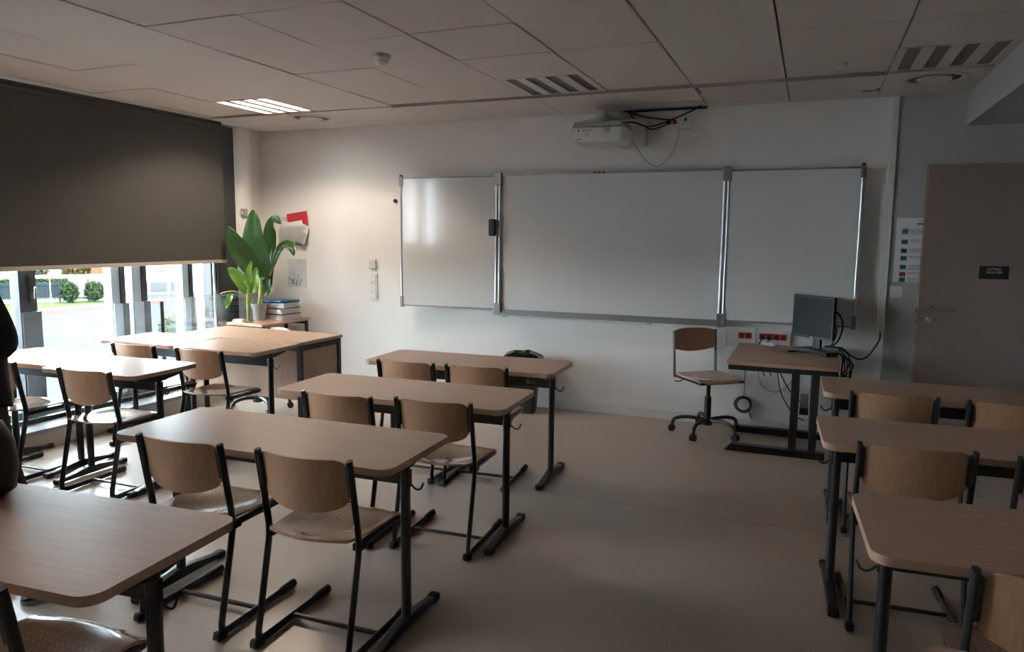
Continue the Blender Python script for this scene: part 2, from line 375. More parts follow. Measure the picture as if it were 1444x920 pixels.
# ceiling: mineral tiles with open joints, plasterboard strips, dark void above
XS = [-5.28, -5.06, -4.49, -3.93, -3.20, -2.605, -2.01, -1.415, -0.82, -0.215, 0.38, 0.96]
YS = [YB]
while YS[-1] < 2.3: YS.append(YS[-1] + 0.588)
YS = [5.225 - 0.588 * k for k in range(14)][::-1]; YS = [y for y in YS if y > YB + .1]; YS = [YB] + YS
tiles, strips = MB(), MB()
FIX = {(2, 'lit'), (6, 'a'), (10, 'b')}
for i in range(len(XS) - 1):
    x0, x1 = XS[i], XS[i + 1]
    if i == 3:
        strips.bb(x0 + .002, x1 - .004, YB, 4.635, ZC, ZC + .02); strips.bb(x0 + .002, x1 - .004, 4.639, 5.25, ZC, ZC + .02)
        continue
    if i == 8: strips.bb(x0 + .012, x1 - .03, YB, 4.635, ZC, ZC + .02); strips.bb(x1 - .028, x1 - .004, YB, 4.635, ZC - .006, ZC + .02)
    for j in range(len(YS) - 1):
        y0, y1 = YS[j], YS[j + 1]
        if i == 8 and y1 < 4.7: continue
        if i in (2, 6, 10) and abs(y1 - 5.225) < .01: continue
        dz = random.choice((0, 0, 0, .002, .004))
        tiles.box(((x0 + x1) / 2, (y0 + y1) / 2, ZC + .01 + dz), (x1 - x0 - .008, y1 - y0 - .007, .02), 0.003, 1)
yt = 5.30
for i in range(len(XS) - 1):                       # last rows towards the whiteboard wall
    x0, x1 = XS[i], XS[i + 1]
    tiles.box(((x0 + x1) / 2, (yt + 5.80) / 2, ZC + .01), (x1 - x0 - .005, 5.80 - yt - .004, .02), 0.0025, 1)
    gap = (.085 if i == 7 else 0.0)
    tiles.box(((x0 + x1) / 2, (5.804 + YW - gap) / 2, ZC + .01), (x1 - x0 - .005, YW - gap - 5.804, .02), 0.0025, 1)
ce = struct('ceiling', tiles, 'tile')
strips.build('plaster_strip', 'plaster', ce)
MB().bb(-5.3, 0.97, YB, YW, ZC + .10, ZC + .12).build('void', 'dark_void', ce)
MB().bb(-1.40, -0.83, 6.085, YW, ZC - .012, ZC - .001).bb(-1.52, -1.40, 6.105, YW, ZC - .006, ZC - .001).build('gap_shade_strip', 'dark_void', ce)  # solid dark strips painted as the shade inside the ceiling gap
mb = MB(); mb.bb(-3.20, 0.38, 5.238, 5.285, ZC - .004, ZC + .01, .002).bb(-3.20, 0.38, 5.238, 5.243, ZC - .016, ZC - .002)
struct('trim_4', mb, 'alu_grey').data.materials[0] = mat('grey_profile', (0.36, 0.34, 0.33), 0.6)
mb = MB().bb(-0.80, -0.55, 5.293, 5.305, ZC - .006, ZC).bb(-0.81, -0.795, 5.3, 5.55, ZC - .004, ZC + .001).bb(0.27, 0.372, 5.82, 5.835, ZC - .004, ZC).bb(0.36, 0.375, 5.75, 5.83, ZC - .004, ZC)
struct('trim_5', mb, 'rust')

# ------------------------------------------------------------------ window wall: frames, panes, blinds, guard
def window(idx, y0, y1, mulls):
    fr = MB(); X0, X1 = XW - .09, XW + .01; ZB = 1.35 if idx == 2 else .15
    fr.bb(X0, X1, y0, y1, ZB, ZB + .065).bb(X0, X1, y0, y1, 2.46, 2.52)
    fr.bb(X0, X1, y0, y0 + .05, ZB, 2.52).bb(X0, X1, y1 - .05, y1, ZB, 2.52)
    f = struct('window_%d' % idx, fr, 'frame')
    ys = [y0 + .05]
    for (a, b, kind) in mulls:
        if kind == 'dark':
            m_ = MB().bb(X0, X1, a, b, ZB + .05, 2.47, .004)
            if idx == 1: m_.bb(X1 - .005, X1 + .012, a + .008, b + .02, .2, .95, .003)
            m_.build('mullion', 'frame', f)
        else:
            m_ = MB().bb(X0, X1 - .01, a, a + (b - a) * .62, .2, 2.47, .004).bb(X1 - .02, X1 + .004, a + .008, a + (b - a) * .62 + .012, .2, .95, .003).build('mullion', 'frame_light', f)
            MB().bb(X0, X1, a + (b - a) * .62, b, .2, 2.47, .004).bb(X1 - .005, X1 + .012, a + (b - a) * .62 + .012, b + .018, .2, .95, .003).build('sash_edge', 'frame', m_)
        ys += [a, b]
    ys.append(y1 - .05)
    for k in range(0, len(ys), 2):
        if ys[k + 1] - ys[k] > .02: MB().bb(XW - .05, XW - .044, ys[k], ys[k + 1], ZB + .06, 2.465).build('pane', 'dimming_glass' if idx == 2 else 'glass', f)
    return f
f1 = window(1, 2.86, 5.42, [(3.535, 3.665, 'dark'), (4.30, 4.425, 'light'), (4.50, 4.64, 'light'), (5.035, 5.15, 'light')])
MB().bb(XW - .02, XW + .03, 3.60, 3.64, 1.02, 1.22, .006).build('window_handle', 'frame', f1)
hl = MB().tube(fillet([(XW + .03, 3.62, 1.13), (XW + .06, 3.62, 1.13), (XW + .06, 3.615, 1.05)], .015), .007).build('lever', 'chrome', kids(f1)[-1])
window(2, 0.15, 2.0, [(1.15, 1.38, 'dark')])
window(3, -2.3, 0.02, [(-1.2, -1.1, 'dark')])
struct('trim_6', MB().bb(XW, XW + .035, 5.42, 5.70, .15, 2.55, .004).bb(XW + .035, XW + .05, 5.42, 5.50, .15, 2.55), 'frame')    # dark lining panel right of the window
struct('trim_7', MB().bb(XW + .03, XW + .042, 5.372, 5.392, .15, 2.4), 'white_plastic')

def blind(label, y0, y1, zb, xb=-5.125):
    t = thing('roller_blind', label, 'blind', (xb, (y0 + y1) / 2, zb), 0, 'roller blinds on the window wall')
    h = (y1 - y0) / 2
    MB().sheet(lambda u, v: (0.004 * math.sin(6 * u) * math.sin(PI * v), -h + 2 * h * u, 0.03 + (2.53 - zb) * v), 16, 12, .003).build('fabric', 'blind', t)
    MB().bb(-.008, .010, -h, h, 0, .03, .004).build('bottom_bar', 'bar', t)
    MB().tube([(-.02, -h, 2.525 - zb), (-.02, h, 2.525 - zb)], .028, n=16).build('roller_tube', 'frame', t)
    return t
blind('dark grey roller blind three quarters down over the window by the plant', 2.80, 5.40, 1.262)
blind('added dark grey roller blind on the unseen rear window, lowered to block its light', -2.5, 0.13, .18, -5.245)  # out of view, added fully lowered to keep light off the foreground

g = thing('glass_guard', 'low clear glass guard standing on the ledge in front of the windows', 'guard', (-5.17, 4.3, .15))
for a, b in ((-1.46, 0.368), (0.382, 1.46)): MB().bb(-.006, .006, a, b, .02, .815, .002).build('glass_pane', 'guard', g)
MB().bb(-.02, .02, -1.46, 1.46, 0, .035, .003).build('base_rail', 'frame', g)
MB().bb(-.012, .014, .366, .384, 0.03, .80, .003).build('clamp_bar', 'frame', g)

# ------------------------------------------------------------------ whiteboard
wbd = thing('whiteboard', 'wide three panel whiteboard with aluminium posts on the back wall', 'whiteboard', (-1.62, 6.05, 0.88))
def local(x): return x + 1.62
MB().bb(local(-2.605), local(-0.645), .0, .02, 0, 1.185, .002).build('centre_panel', 'board', wbd)
MB().bb(local(-2.605), local(-0.645), -.008, .025, 1.183, 1.202, .003).build('top_rail', 'alu_grey', wbd)
clip = MB()
for x in (-1.72, -1.68, -1.64): clip.box((local(x), -.012, 1.192), (.018, .012, .014), .003)
clip.build('rail_clip', 'black_plastic', wbd)
tr = MB().prism([(-.055, 0), (.01, 0), (.01, .008), (-.05, .008), (-.055, .02)], local(-2.585), local(-0.66), m=Matrix(((0, 0, 1, 0), (1, 0, 0, -.01), (0, 1, 0, -.045), (0, 0, 0, 1))))
tr.bb(local(-2.585), local(-0.66), -.012, .0, -.045, .0).build('pen_tray', 'alu_grey', wbd)
def wing(x_h, width, ang, name):
    e = bpy.data.objects.new(name, None); C.objects.link(e); e.parent = wbd
    e.location = (local(x_h), -.012, -.005); e.rotation_euler = (0, 0, ang)
    s = 1 if width > 0 else -1
    MB().bb(.02 * s, width, -.008, .008, 0.012, 1.18, .002).build('panel_face', 'board', e)
    MB().bb(.02 * s, width, -.012, .012, 1.178, 1.19, .002).build('panel_rail', 'alu_grey', e); MB().bb(.02 * s, width, -.012, .012, 0.0, .013, .002).build('panel_rail', 'alu_grey', e)
    MB().tube([(width, 0, .06), (width, 0, 1.13)], .0135, n=14).build('edge_post', 'alu', e)
    MB().bb(width - .018, width + .018, -.018, .018, 1.11, 1.20, .005).build('post_cap', 'alu_grey', e); MB().bb(width - .016, width + .016, -.016, .016, -.012, .09, .005).build('post_cap', 'alu_grey', e)
    MB().box((width, -.003, 1.205), (.026, .026, .018), .004).build('end_stop', 'black_plastic', e)
wing(-2.605, -0.955, math.radians(3.3), 'left_wing')
wing(-0.645, 0.965, math.radians(-1.5), 'right_wing')
for x in (-2.60, -0.645):
    for dx in (-.016, .016):
        MB().tube([(local(x) + dx, -.014, -.04), (local(x) + dx, -.014, 1.13)], .0135, n=14).build('hinge_post', 'alu', wbd)
    MB().bb(local(x) - .034, local(x) + .034, -.035, .012, 1.10, 1.212, .006).build('hinge_cap', 'alu_grey', wbd); MB().bb(local(x) - .034, local(x) + .034, -.035, .012, -.055, .055, .006).build('hinge_cap', 'alu_grey', wbd)
for x in (-2.5, -1.2):
    MB().tube(fillet([(local(x), -.04, -.045), (local(x), -.05, -.06), (local(x) - .04, -.055, -.058)], .01), .004).build('tray_hook', 'alu_grey', wbd)
tag(MB().bb(-2.665, -2.605, 5.965, 6.012, 1.535, 1.685, .012, 3).build('board_eraser', 'black_plastic'), 'black magnetic eraser clinging to the whiteboard by the left hinge post', 'eraser')

# ------------------------------------------------------------------ ceiling fittings
def light(label, x0, x1, y0, y1, lit):
    t = thing('ceiling_light', label, 'ceiling light', ((x0 + x1) / 2, (y0 + y1) / 2, ZC), 0, 'recessed square ceiling lights')
    wx, wy = (x1 - x0) / 2, (y1 - y0) / 2
    fr = MB(); fr.bb(-wx, wx, -wy, wy, .075, .085)
    fr.bb(-wx, -wx + .012, -wy, wy, 0, .08).bb(wx - .012, wx, -wy, wy, 0, .08).bb(-wx, wx, -wy, -wy + .012, 0, .08).bb(-wx, wx, wy - .012, wy, 0, .08)
    fr.build('housing', 'tile', t)
    if lit:                                        # the tubes' own light, thrown downwards by the reflector
        for k in range(4):
            sd = bpy.data.lights.new('tube_light', 'SPOT'); so_ = bpy.data.objects.new('tube_light', sd); C.objects.link(so_); so_.parent = t
            sd.energy = 3.8; sd.color = (1.0, 0.80, 0.60); sd.spot_size = math.radians(142); sd.spot_blend = .35; sd.shadow_soft_size = .03
            so_.location = (-.21 + .14 * k, .1 * (-1) ** k, -.004)
    n = 4; p = (2 * wx - .024) / n; lw = .074
    for k in range(n):
        cx = -wx + .012 + p * (k + .5) + (.0 if lit else 0)
        if lit: MB().bb(cx - .024, cx + .024, -wy + .03, wy - .03, .03, .038).build('tube', 'lamp_on', t)
        else: MB().bb(cx - lw / 2, cx + lw / 2, -wy + .012, wy - .012, .008, .014).build('louvre', 'lamp_off', t)
    for k in range(n + 1):
        a = -wx + .012 + p * (k - .5) + lw / 2; b = -wx + .012 + p * (k + .5) - lw / 2
        a = max(a, -wx + .012); b = min(b, wx - .012)
        if b - a > .005: MB().bb(a, b, -wy + .012, wy - .012, .0 if not lit else .0, .01 if not lit else .045, .002).build('cross_bar', 'tile', t)
light('lit ceiling light with four glowing tubes above the window side', -4.49, -3.93, 4.637, 5.225, True)
light('unlit ceiling light with four grey louvres in front of the projector', -2.01, -1.415, 4.637, 5.225, False)
light('unlit ceiling light with four dark louvres near the right beam', 0.38, 0.96, 4.637, 5.225, False)
def vent(label, x, y):
    t = thing('air_vent', label, 'air vent', (x, y, ZC), 0, 'round ceiling air vents')
    MB().lathe([(.19, 0), (.19, -.006), (.165, -.010), (.155, 0)], 48).build('outer_ring', 'plaster', t)
    MB().lathe([(.15, .0), (.15, -.002), (.10, -.003), (.10, 0)], 48).build('dark_gap', mat('vent_gap', (0.13, 0.11, 0.09), 0.8), t)  # flat dark ring between the outer ring and the centre disc
    MB().lathe([(.105, .0), (.10, -.014), (.05, -.018), (.0, -.018)], 48).build('centre_disc', 'plaster', t)
vent('round ceiling air vent with a dark ring beside the lit light', -4.20, 5.52)
vent('round ceiling air vent between the right unlit light and back wall', 0.67, 5.52)
def sensor(label, cat, name, x, y, r, h):
    t = thing(name, label, cat, (x, y, ZC))
    MB().lathe([(r, 0), (r, -h * .35), (r * .86, -h * .5)], 32).build('base_ring', 'white_plastic', t)
    MB().lathe([(r * .8, -h * .4), (r * .72, -h * .75), (r * .45, -h * .95), (0, -h)], 32).build('dome', 'white_plastic', t)
sensor('white domed detector on the ceiling above the desks', 'detector', 'motion_detector', -2.37, 3.77, .055, .062)
sensor('small flat sensor on the ceiling over the computer table', 'sensor', 'ceiling_sensor', 0.09, 4.90, .05, .03)

# ------------------------------------------------------------------ projector and its cables
pr = thing('projector', 'white short throw projector hung under the ceiling above the whiteboard', 'projector', (-1.575, 5.72, 2.26))
body = [(-.20, .03), (-.15, -.0), (.17, -.0), (.20, .02), (.20, .115), (-.20, .115)]
RX = Matrix(((1, 0, 0, 0), (0, 0, -1, 0), (0, 1, 0, 0), (0, 0, 0, 1)))
pb = MB().prism(body, -.17, .17, .018, 3, RX).build('body', 'white_plastic', pr)
MB().prism([(-.20, .115), (.20, .115), (.185, .155), (-.18, .155)], -.165, .165, .008, 2, RX).build('grey_cover', 'grey_plastic', pr)
MB().bb(-.16, .02, -.06, .12, .155, .185, .008).build('connector_block', 'beige_plastic', pr)
MB().lathe([(.10, .185), (.10, .20), (.06, .205), (.06, .235), (0, .235)], 28, Matrix.Translation((-.04, .02, 0))).build('mount_plate', 'white_plastic', pr)
MB().bb(-.08, .02, .0, .40, .225, .265, .004).build('mount_arm', 'beige_plastic', pr)
vt = MB()
for k in range(6): vt.bb(.055, .105, -.175, -.168, .072 + k * .006, .075 + k * .006)
vt.build('vent_grille', 'grey_plastic', pr)
MB().box((-.145, -.172, .09), (.012, .008, .012), .003).build('receiver_window', 'black_plastic', pr)
t_ = text_mb('EPSON', .026); t_.bm.transform(Matrix.Translation((-.075, -.1705, .088)) @ FACE_Y); t_.build('logo', 'print', pr)
t_ = text_mb('SD', .03); t_.bm.transform(Matrix.Translation((-.075, -.1705, .057)) @ FACE_Y); t_.build('mark', 'grey_plastic', pr)
MB().bb(-.165, -.12, -.172, -.166, .018, .026).build('label_strip', 'grey_plastic', pr)
tag(MB().bb(-1.53, -1.30, 6.04, YW, 2.275, 2.50, .012, 3).build('mount_box', 'beige_plastic'), 'beige box fixed to the wall beside the projector', 'box')
so = thing('wall_outlet', 'white data outlet strip high on the wall beside the projector', 'outlet', (-1.06, YW, 2.455))
MB().bb(-.12, .12, -.02, 0, -.05, .06, .004).build('cover', 'white_plastic', so)
for x in (-.07, -.02): MB().bb(x - .018, x + .018, -.024, -.018, -.01, .018, .002).build('port', 'red_plastic' if x > -.03 else 'black_plastic', so)
MB().bb(.055, .075, -.023, -.018, .012, .035, .002).build('port', 'black_plastic', so)
def cable(name, label, pts, r=.004, m='cable', grp=None, n=8):
    return tag(MB().tube(smooth_path(pts, n), r, n=8).build(name, m), label, 'cable', grp)
cable('projector_cable', 'thick black cable from the ceiling gap drooping to the projector', [(-0.83, 6.04, 2.60), (-0.90, 6.05, 2.555), (-1.05, 6.06, 2.495), (-1.25, 5.99, 2.42), (-1.37, 5.85, 2.44), (-1.48, 5.80, 2.425)], .0065)
cable('power_cable', 'black cable with a plug hanging from the gap to the wall outlet', [(-1.46, 6.07, 2.57), (-1.38, 6.05, 2.47), (-1.27, 6.05, 2.41), (-1.17, 6.06, 2.43), (-1.10, 6.08, 2.46)], .006)
cable('data_cable', 'short black cable running along the ceiling gap to the wall outlet', [(-1.50, 6.08, 2.575), (-1.40, 6.08, 2.535), (-1.25, 6.09, 2.50), (-1.14, 6.09, 2.485), (-1.07, 6.09, 2.475)], .006)
cable('thin_cable', 'thin grey cable in a long loop between projector and wall outlet', [(-1.40, 5.85, 2.33), (-1.37, 6.03, 2.27), (-1.31, 6.09, 2.17), (-1.21, 6.10, 2.115), (-1.11, 6.10, 2.19), (-1.055, 6.095, 2.32), (-1.045, 6.09, 2.42)], .0028, 'cable_grey')

# ------------------------------------------------------------------ things on the back wall
tag(MB().lathe([(.018, 0), (.018, .02), (.012, .03), (0, .03)], 20, Matrix.Translation((-3.70, YW, 1.86)) @ Matrix.Rotation(PI / 2, 4, 'X')).build('door_stop', 'black_plastic'), 'small round black bumper on the wall left of the whiteboard', 'bumper')
th = thing('thermostat', 'square white thermostat with a round dial above the wall switches', 'thermostat', (-3.965, YW, 1.255))
MB().bb(-.042, .042, -.03, 0, -.042, .042, .006).build('case', 'white_plastic', th)
MB().lathe([(.026, 0), (.024, .008), (0, .008)], 28, Matrix.Translation((0.005, -.03, 0)) @ Matrix.Rotation(PI / 2, 4, 'X')).build('dial', 'beige_plastic', th)
for k, (z, lb) in enumerate(((1.115, 'white wall switch plate directly under the thermostat'), (1.028, 'white wall switch plate in the middle of the vertical row of three'), (0.941, 'white wall switch plate lowest in the row under the thermostat'))):
    s_ = thing('light_switch', lb, 'switch', (-3.955, YW, z), 0, 'wall switches in a vertical row')
    MB().bb(-.042, .042, -.012, 0, -.042, .042, .004).build('plate', 'white_plastic', s_)
    MB().bb(-.028, .028, -.019, -.010, -.03, .03, .004).build('rocker', 'white_plastic', s_)
s_ = thing('light_switch', 'white light switch on the wall left of the door under the poster', 'switch', (.597, YW - .008, 1.15))
MB().bb(-.042, .042, -.012, 0, -.042, .042, .004).build('plate', 'white_plastic', s_); MB().bb(-.028, .026, -.02, -.010, -.026, .026, .004).build('rocker', 'white_plastic', s_)
wb_ = thing('wall_speaker', 'small grey box with a lens on the wall above the plant', 'box', (-5.235, 5.775, 1.74))
MB().bb(-.055, .055, -.05, 0, -.04, .04, .006).build('case', 'grey_plastic', wb_); MB().lathe([(.018, 0), (.016, .01), (0, .01)], 20, Matrix.Translation((.02, -.05, 0)) @ Matrix.Rotation(PI / 2, 4, 'X')).build('lens', 'beige_plastic', wb_)
def socket(label, x0, x1, nx, px0):
    t = thing('socket_panel', label, 'socket panel', ((x0 + x1) / 2, YW, .755), 0, 'white socket panels above the computer table'); h = (x1 - x0) / 2
    MB().bb(-h, h, -.028, 0, -.085, .075, .006).build('cover', 'white_plastic', t)
    for k in range(nx):
        cx = px0 - (x0 + x1) / 2 + k * .052
        a = MB().bb(cx - .025, cx + .025, -.034, -.02, -.018, .03, .003).build('red_socket', 'red_plastic', t)
        MB().lathe([(.016, 0), (.016, .002), (.012, .003), (0, .003)], 20, Matrix.Translation((cx, -.034, .006)) @ Matrix.Rotation(PI / 2, 4, 'X')).build('hole', mat('socket_hole', (0.12, 0.01, 0.012), 0.5), a)
    return t
socket('left white socket panel with two red sockets under the whiteboard', -0.615, -0.375, 2, -0.485)
socket('right white socket panel with four red sockets and two black plugs', -0.362, -0.115, 4, -0.325)
for dx, zz in ((-0.325, .75), (-0.272, .75)):
    tag(MB().tube([(dx, 6.086, zz + .006), (dx, 6.05, zz + .004)], .017, n=14).tube(smooth_path([(dx, 6.05, zz), (dx - .02, 6.03, .70), (dx - .02, 6.04, .60), (dx + .03, 6.05, .45)], 6), .0045).build('power_plug', 'black_plastic'),
        'black plug with its lead in the right socket panel, ' + ('leftmost' if dx < -.3 else 'second from left'), 'plug', 'black plugs in the red sockets')
# poster, partly behind the door
po = thing('notice_poster', 'white printed notice with teal pictograms on the wall behind the door edge', 'poster', (0.735, YW - .010, 1.46))
MB().bb(-.165, .165, -.003, 0, -.235, .235).build('sheet', 'paper', po)
zz = [.135, .06, -.005, -.06, -.125, -.178, -.218]
for k, z in enumerate(zz):
    MB().bb(-.125, -.085, -.0045, -.003, z - .016, z + .016).build('pictogram', 'magenta' if k == 5 else 'teal', po)
    tx = MB()
    for q in range((4, 2, 3, 2, 4, 2, 3)[k]): tx.bb(-.072, .13 - .03 * ((q * 7 + k) % 3), -.0042, -.003, z + .012 - q * .0105, z + .0155 - q * .0105)
    tx.build('text_lines', 'print', po)
MB().bb(-.03, .12, -.0042, -.003, .185, .197).build('heading', 'print_blue', po)

# left wall pocket, red folder, sheet
wp = thing('wall_pocket', 'clear plastic wall pocket stuffed with white papers above the plant table', 'wall pocket', (-4.89, YW - .002, 1.56))
MB().bb(-.17, .17, -.006, 0, -.13, .15, .002).build('back_plate', 'clear', wp); MB().bb(-.17, .17, -.05, -.045, -.13, .06, .002).bb(-.17, .17, -.05, 0, -.135, -.125).build('front_plate', 'clear', wp)
for k, (x, z, a, s) in enumerate(((-.06, .0, .18, .2), (.03, .01, -.15, .19), (.10, -.01, .35, .15))):
    tag(MB().box((-4.89 + x, YW - .018 - .008 * k, 1.555 + z), (s, .002, .2), 0, rot=Matrix.Rotation(a, 3, 'Y')).build('paper_sheet', 'paper'), 'white sheet stuck in the clear wall pocket, ' + ('leftmost', 'middle one', 'rightmost and crumpled')[k], 'sheet', 'papers in the wall pocket')
tag(MB().box((-4.845, YW - .011, 1.655), (.25, .004, .20), 0, rot=Matrix.Rotation(-.14, 3, 'Y')).build('folder', 'red'), 'red cardboard folder standing in the clear wall pocket', 'folder')
ps = thing('drawing_sheet', 'pale paper with a faint green drawing taped to the wall above the papers', 'poster', (-4.88, YW - .002, 1.14))
MB().bb(-.115, .115, -.003, 0, -.145, .145).build('sheet', mat('pale_grey_sheet', (0.60, 0.61, 0.61), 0.8), ps)
dr = MB(); random.seed(3)
for k in range(26):
    x, z = random.uniform(-.09, .09), random.uniform(-.02, .12); dr.box((x, -.0036, z), (random.uniform(.01, .05), .0008, .004), 0, rot=Matrix.Rotation(random.uniform(-1, 1), 3, 'Y'))
dr.build('grey_drawing', 'paper_grey', ps)
dr = MB()
for k in range(16):
    x, z = random.uniform(-.09, .07), random.uniform(-.12, -.02); dr.box((x, -.0036, z), (.012, .0008, random.uniform(.01, .05)), 0, rot=Matrix.Rotation(random.uniform(-.5, .5), 3, 'Y'))
dr.build('green_drawing', mat('green_crayon', (0.25, 0.42, 0.33), 0.8), ps)

# ------------------------------------------------------------------ door, standing open in front of the back wall
d1 = struct('door_1', MB().bb(0.735, 1.66, 5.95, 5.99, 0.008, 2.06, .002), 'door')
MB().bb(0.728, 0.7355, 5.949, 5.991, 0.008, 2.06).build('edge_band', 'door_edge', d1)
MB().bb(0.7255, 0.7285, 5.96, 5.98, 0.87, 1.16).build('lock_plate', 'alu', d1)
MB().bb(0.720, 0.727, 5.963, 5.977, 1.01, 1.045).bb(0.722, 0.727, 5.963, 5.977, 0.93, 0.96).build('latch', 'black_metal', d1)
dh = MB().lathe([(.026, 0), (.026, .006), (.018, .009), (.010, .009), (.010, .045)], 28, Matrix.Translation((.80, 5.95, 1.047)) @ Matrix.Rotation(PI / 2, 4, 'X'))
dh.tube(fillet([(.80, 5.912, 1.047), (.80, 5.898, 1.047), (.945, 5.898, 1.040)], .014), .0095, n=12).build('door_handle', 'chrome', d1)
MB().lathe([(.026, 0), (.026, .006), (.02, .009), (0, .009)], 28, Matrix.Translation((.80, 5.95, .965)) @ Matrix.Rotation(PI / 2, 4, 'X')).bb(.793, .807, 5.935, 5.945, .95, .98, .003).build('lock_rose', 'chrome', d1)
sg = thing('room_sign', 'black room sign with pale lettering on the open door', 'sign', (1.175, 5.948, 1.315))
MB().bb(-.088, .088, -.004, .002, -.045, .045, .0015).build('plate', 'sign', sg)
for s, z in (('LETTRES', .022), ('SALLE 300', .001)):
    t_ = text_mb(s, .022, .0006); t_.bm.transform(Matrix.Translation((0, -.005, z)) @ FACE_Y); t_.build('lettering', 'sign_text', sg)
bd = MB()
for k in range(14): bd.ball((-.05 + .0085 * k + (.004 if k % 3 else 0), -.0045, -.022 - .006 * (k % 2)), .0014, 1)
bd.build('braille', 'sign', sg)

# ------------------------------------------------------------------ school desks
DH = 0.723
def make_table(name, label, width, group):
    t = thing(name, label, 'desk', (0, 0, 0), 0, group)
    W, D = width, .51
    MB().prism(rrect(W, D, .052, 10), DH - .026, DH, .009, 3).build('tabletop', 'beech', t)
    MB().bb(-W / 2 + .09, W / 2 - .09, -.011, .011, .585, .645, .003).build('crossbar', 'black_metal', t)
    for s in (-1, 1):
        x = s * (W / 2 - .075)
        leg = MB().tube([(x, 0, .045), (x, 0, DH - .03)], .022, .019, n=14, hint=(0, 1, 0)).build('leg', 'black_metal', t)
        prof = [(-.245, .008), (.245, .008), (.245, .026), (.04, .055), (-.04, .055), (-.245, .026)]
        MX = Matrix(((0, 0, 1, x), (1, 0, 0, 0), (0, 1, 0, 0), (0, 0, 0, 1)))
        MB().prism(prof, -.02, .02, .008, 2, MX).build('foot', 'black_metal', leg)
        for sy in (-1, 1): MB().box((x, sy * .232, .017), (.046, .05, .034), .01, 2).build('end_cap', 'rubber', leg)
        br = [(-.20, DH - .027), (.20, DH - .027), (.16, DH - .055), (.03, DH - .075), (-.03, DH - .075), (-.16, DH - .055)]
        MB().prism(br, -.014, .014, .003, 1, MX).build('top_bracket', 'black_metal', leg)
        hk = MB().bb(x + s * .018, x + s * .023, -.012, .012, .575, .645, .002)
        hk.tube(smooth_path([(x + s * .022, 0, .59), (x + s * .045, 0, .572), (x + s * .065, 0, .575), (x + s * .078, 0, .60)], 5), .0042, n=8).build('bag_hook', 'grey_metal', t)
    return t
dbl = make_table('school_desk', 'x', 1.285, 'double school desks')
sgl = make_table('single_desk', 'x', .745, 'single school desks by the window')
R = math.radians
DBL = [((-2.035, 4.262), 2.2, 'long beech school desk nearest the whiteboard, left of the aisle'),
       ((-1.945, 3.300), 2.4, 'long beech school desk left of the aisle, second from the whiteboard'),
       ((-1.96, 2.337), 1.6, 'long beech school desk left of the aisle, third from the whiteboard'),
       ((-2.10, 1.275), 4.0, 'long beech school desk at bottom left corner with a dark bag on it'),
       ((0.74, 4.430), 1.0, 'long beech school desk right of the aisle, nearest the door'),
       ((0.715, 3.385), 3.2, 'long beech school desk right of the aisle, second back from the door'),
       ((0.815, 2.311), 3.2, 'long beech school desk right of the aisle, third back from the door'),
       ((0.88, 1.345), 0.0, 'long beech school desk at the bottom right edge, only its corner in view')]
desks = []
for k, ((x, y), a, lb) in enumerate(DBL):
    if k == 0: o = dbl; o.location = (x, y, 0); o.rotation_euler = (0, 0, R(a)); o['label'] = lb
    else: o = dup(dbl, (x, y, 0), R(a), lb)
    desks.append(o)
SGL = [((-3.895, 3.195), 2.0, 'single beech desk right of its twin in the middle window row'),
       ((-4.66, 3.235), 2.0, 'single beech desk against the windows in the middle window row, beside the person'),
       ((-3.865, 4.145), 1.5, 'single beech desk in front of the teacher desk, on its aisle side'),
       ((-4.63, 4.165), 1.5, 'single beech desk in front of the teacher desk, on its window side')]
for k, ((x, y), a, lb) in enumerate(SGL):
    if k == 0: o = sgl; o.location = (x, y, 0); o.rotation_euler = (0, 0, R(a)); o['label'] = lb
    else: dup(sgl, (x, y, 0), R(a), lb)
t_ = text_mb('SL-1', .035, .0005); t_.bm.transform(Matrix.Translation((.43, -.0125, .618)) @ FACE_Y); t_.build('scratched_writing', 'paper_grey', desks[0])

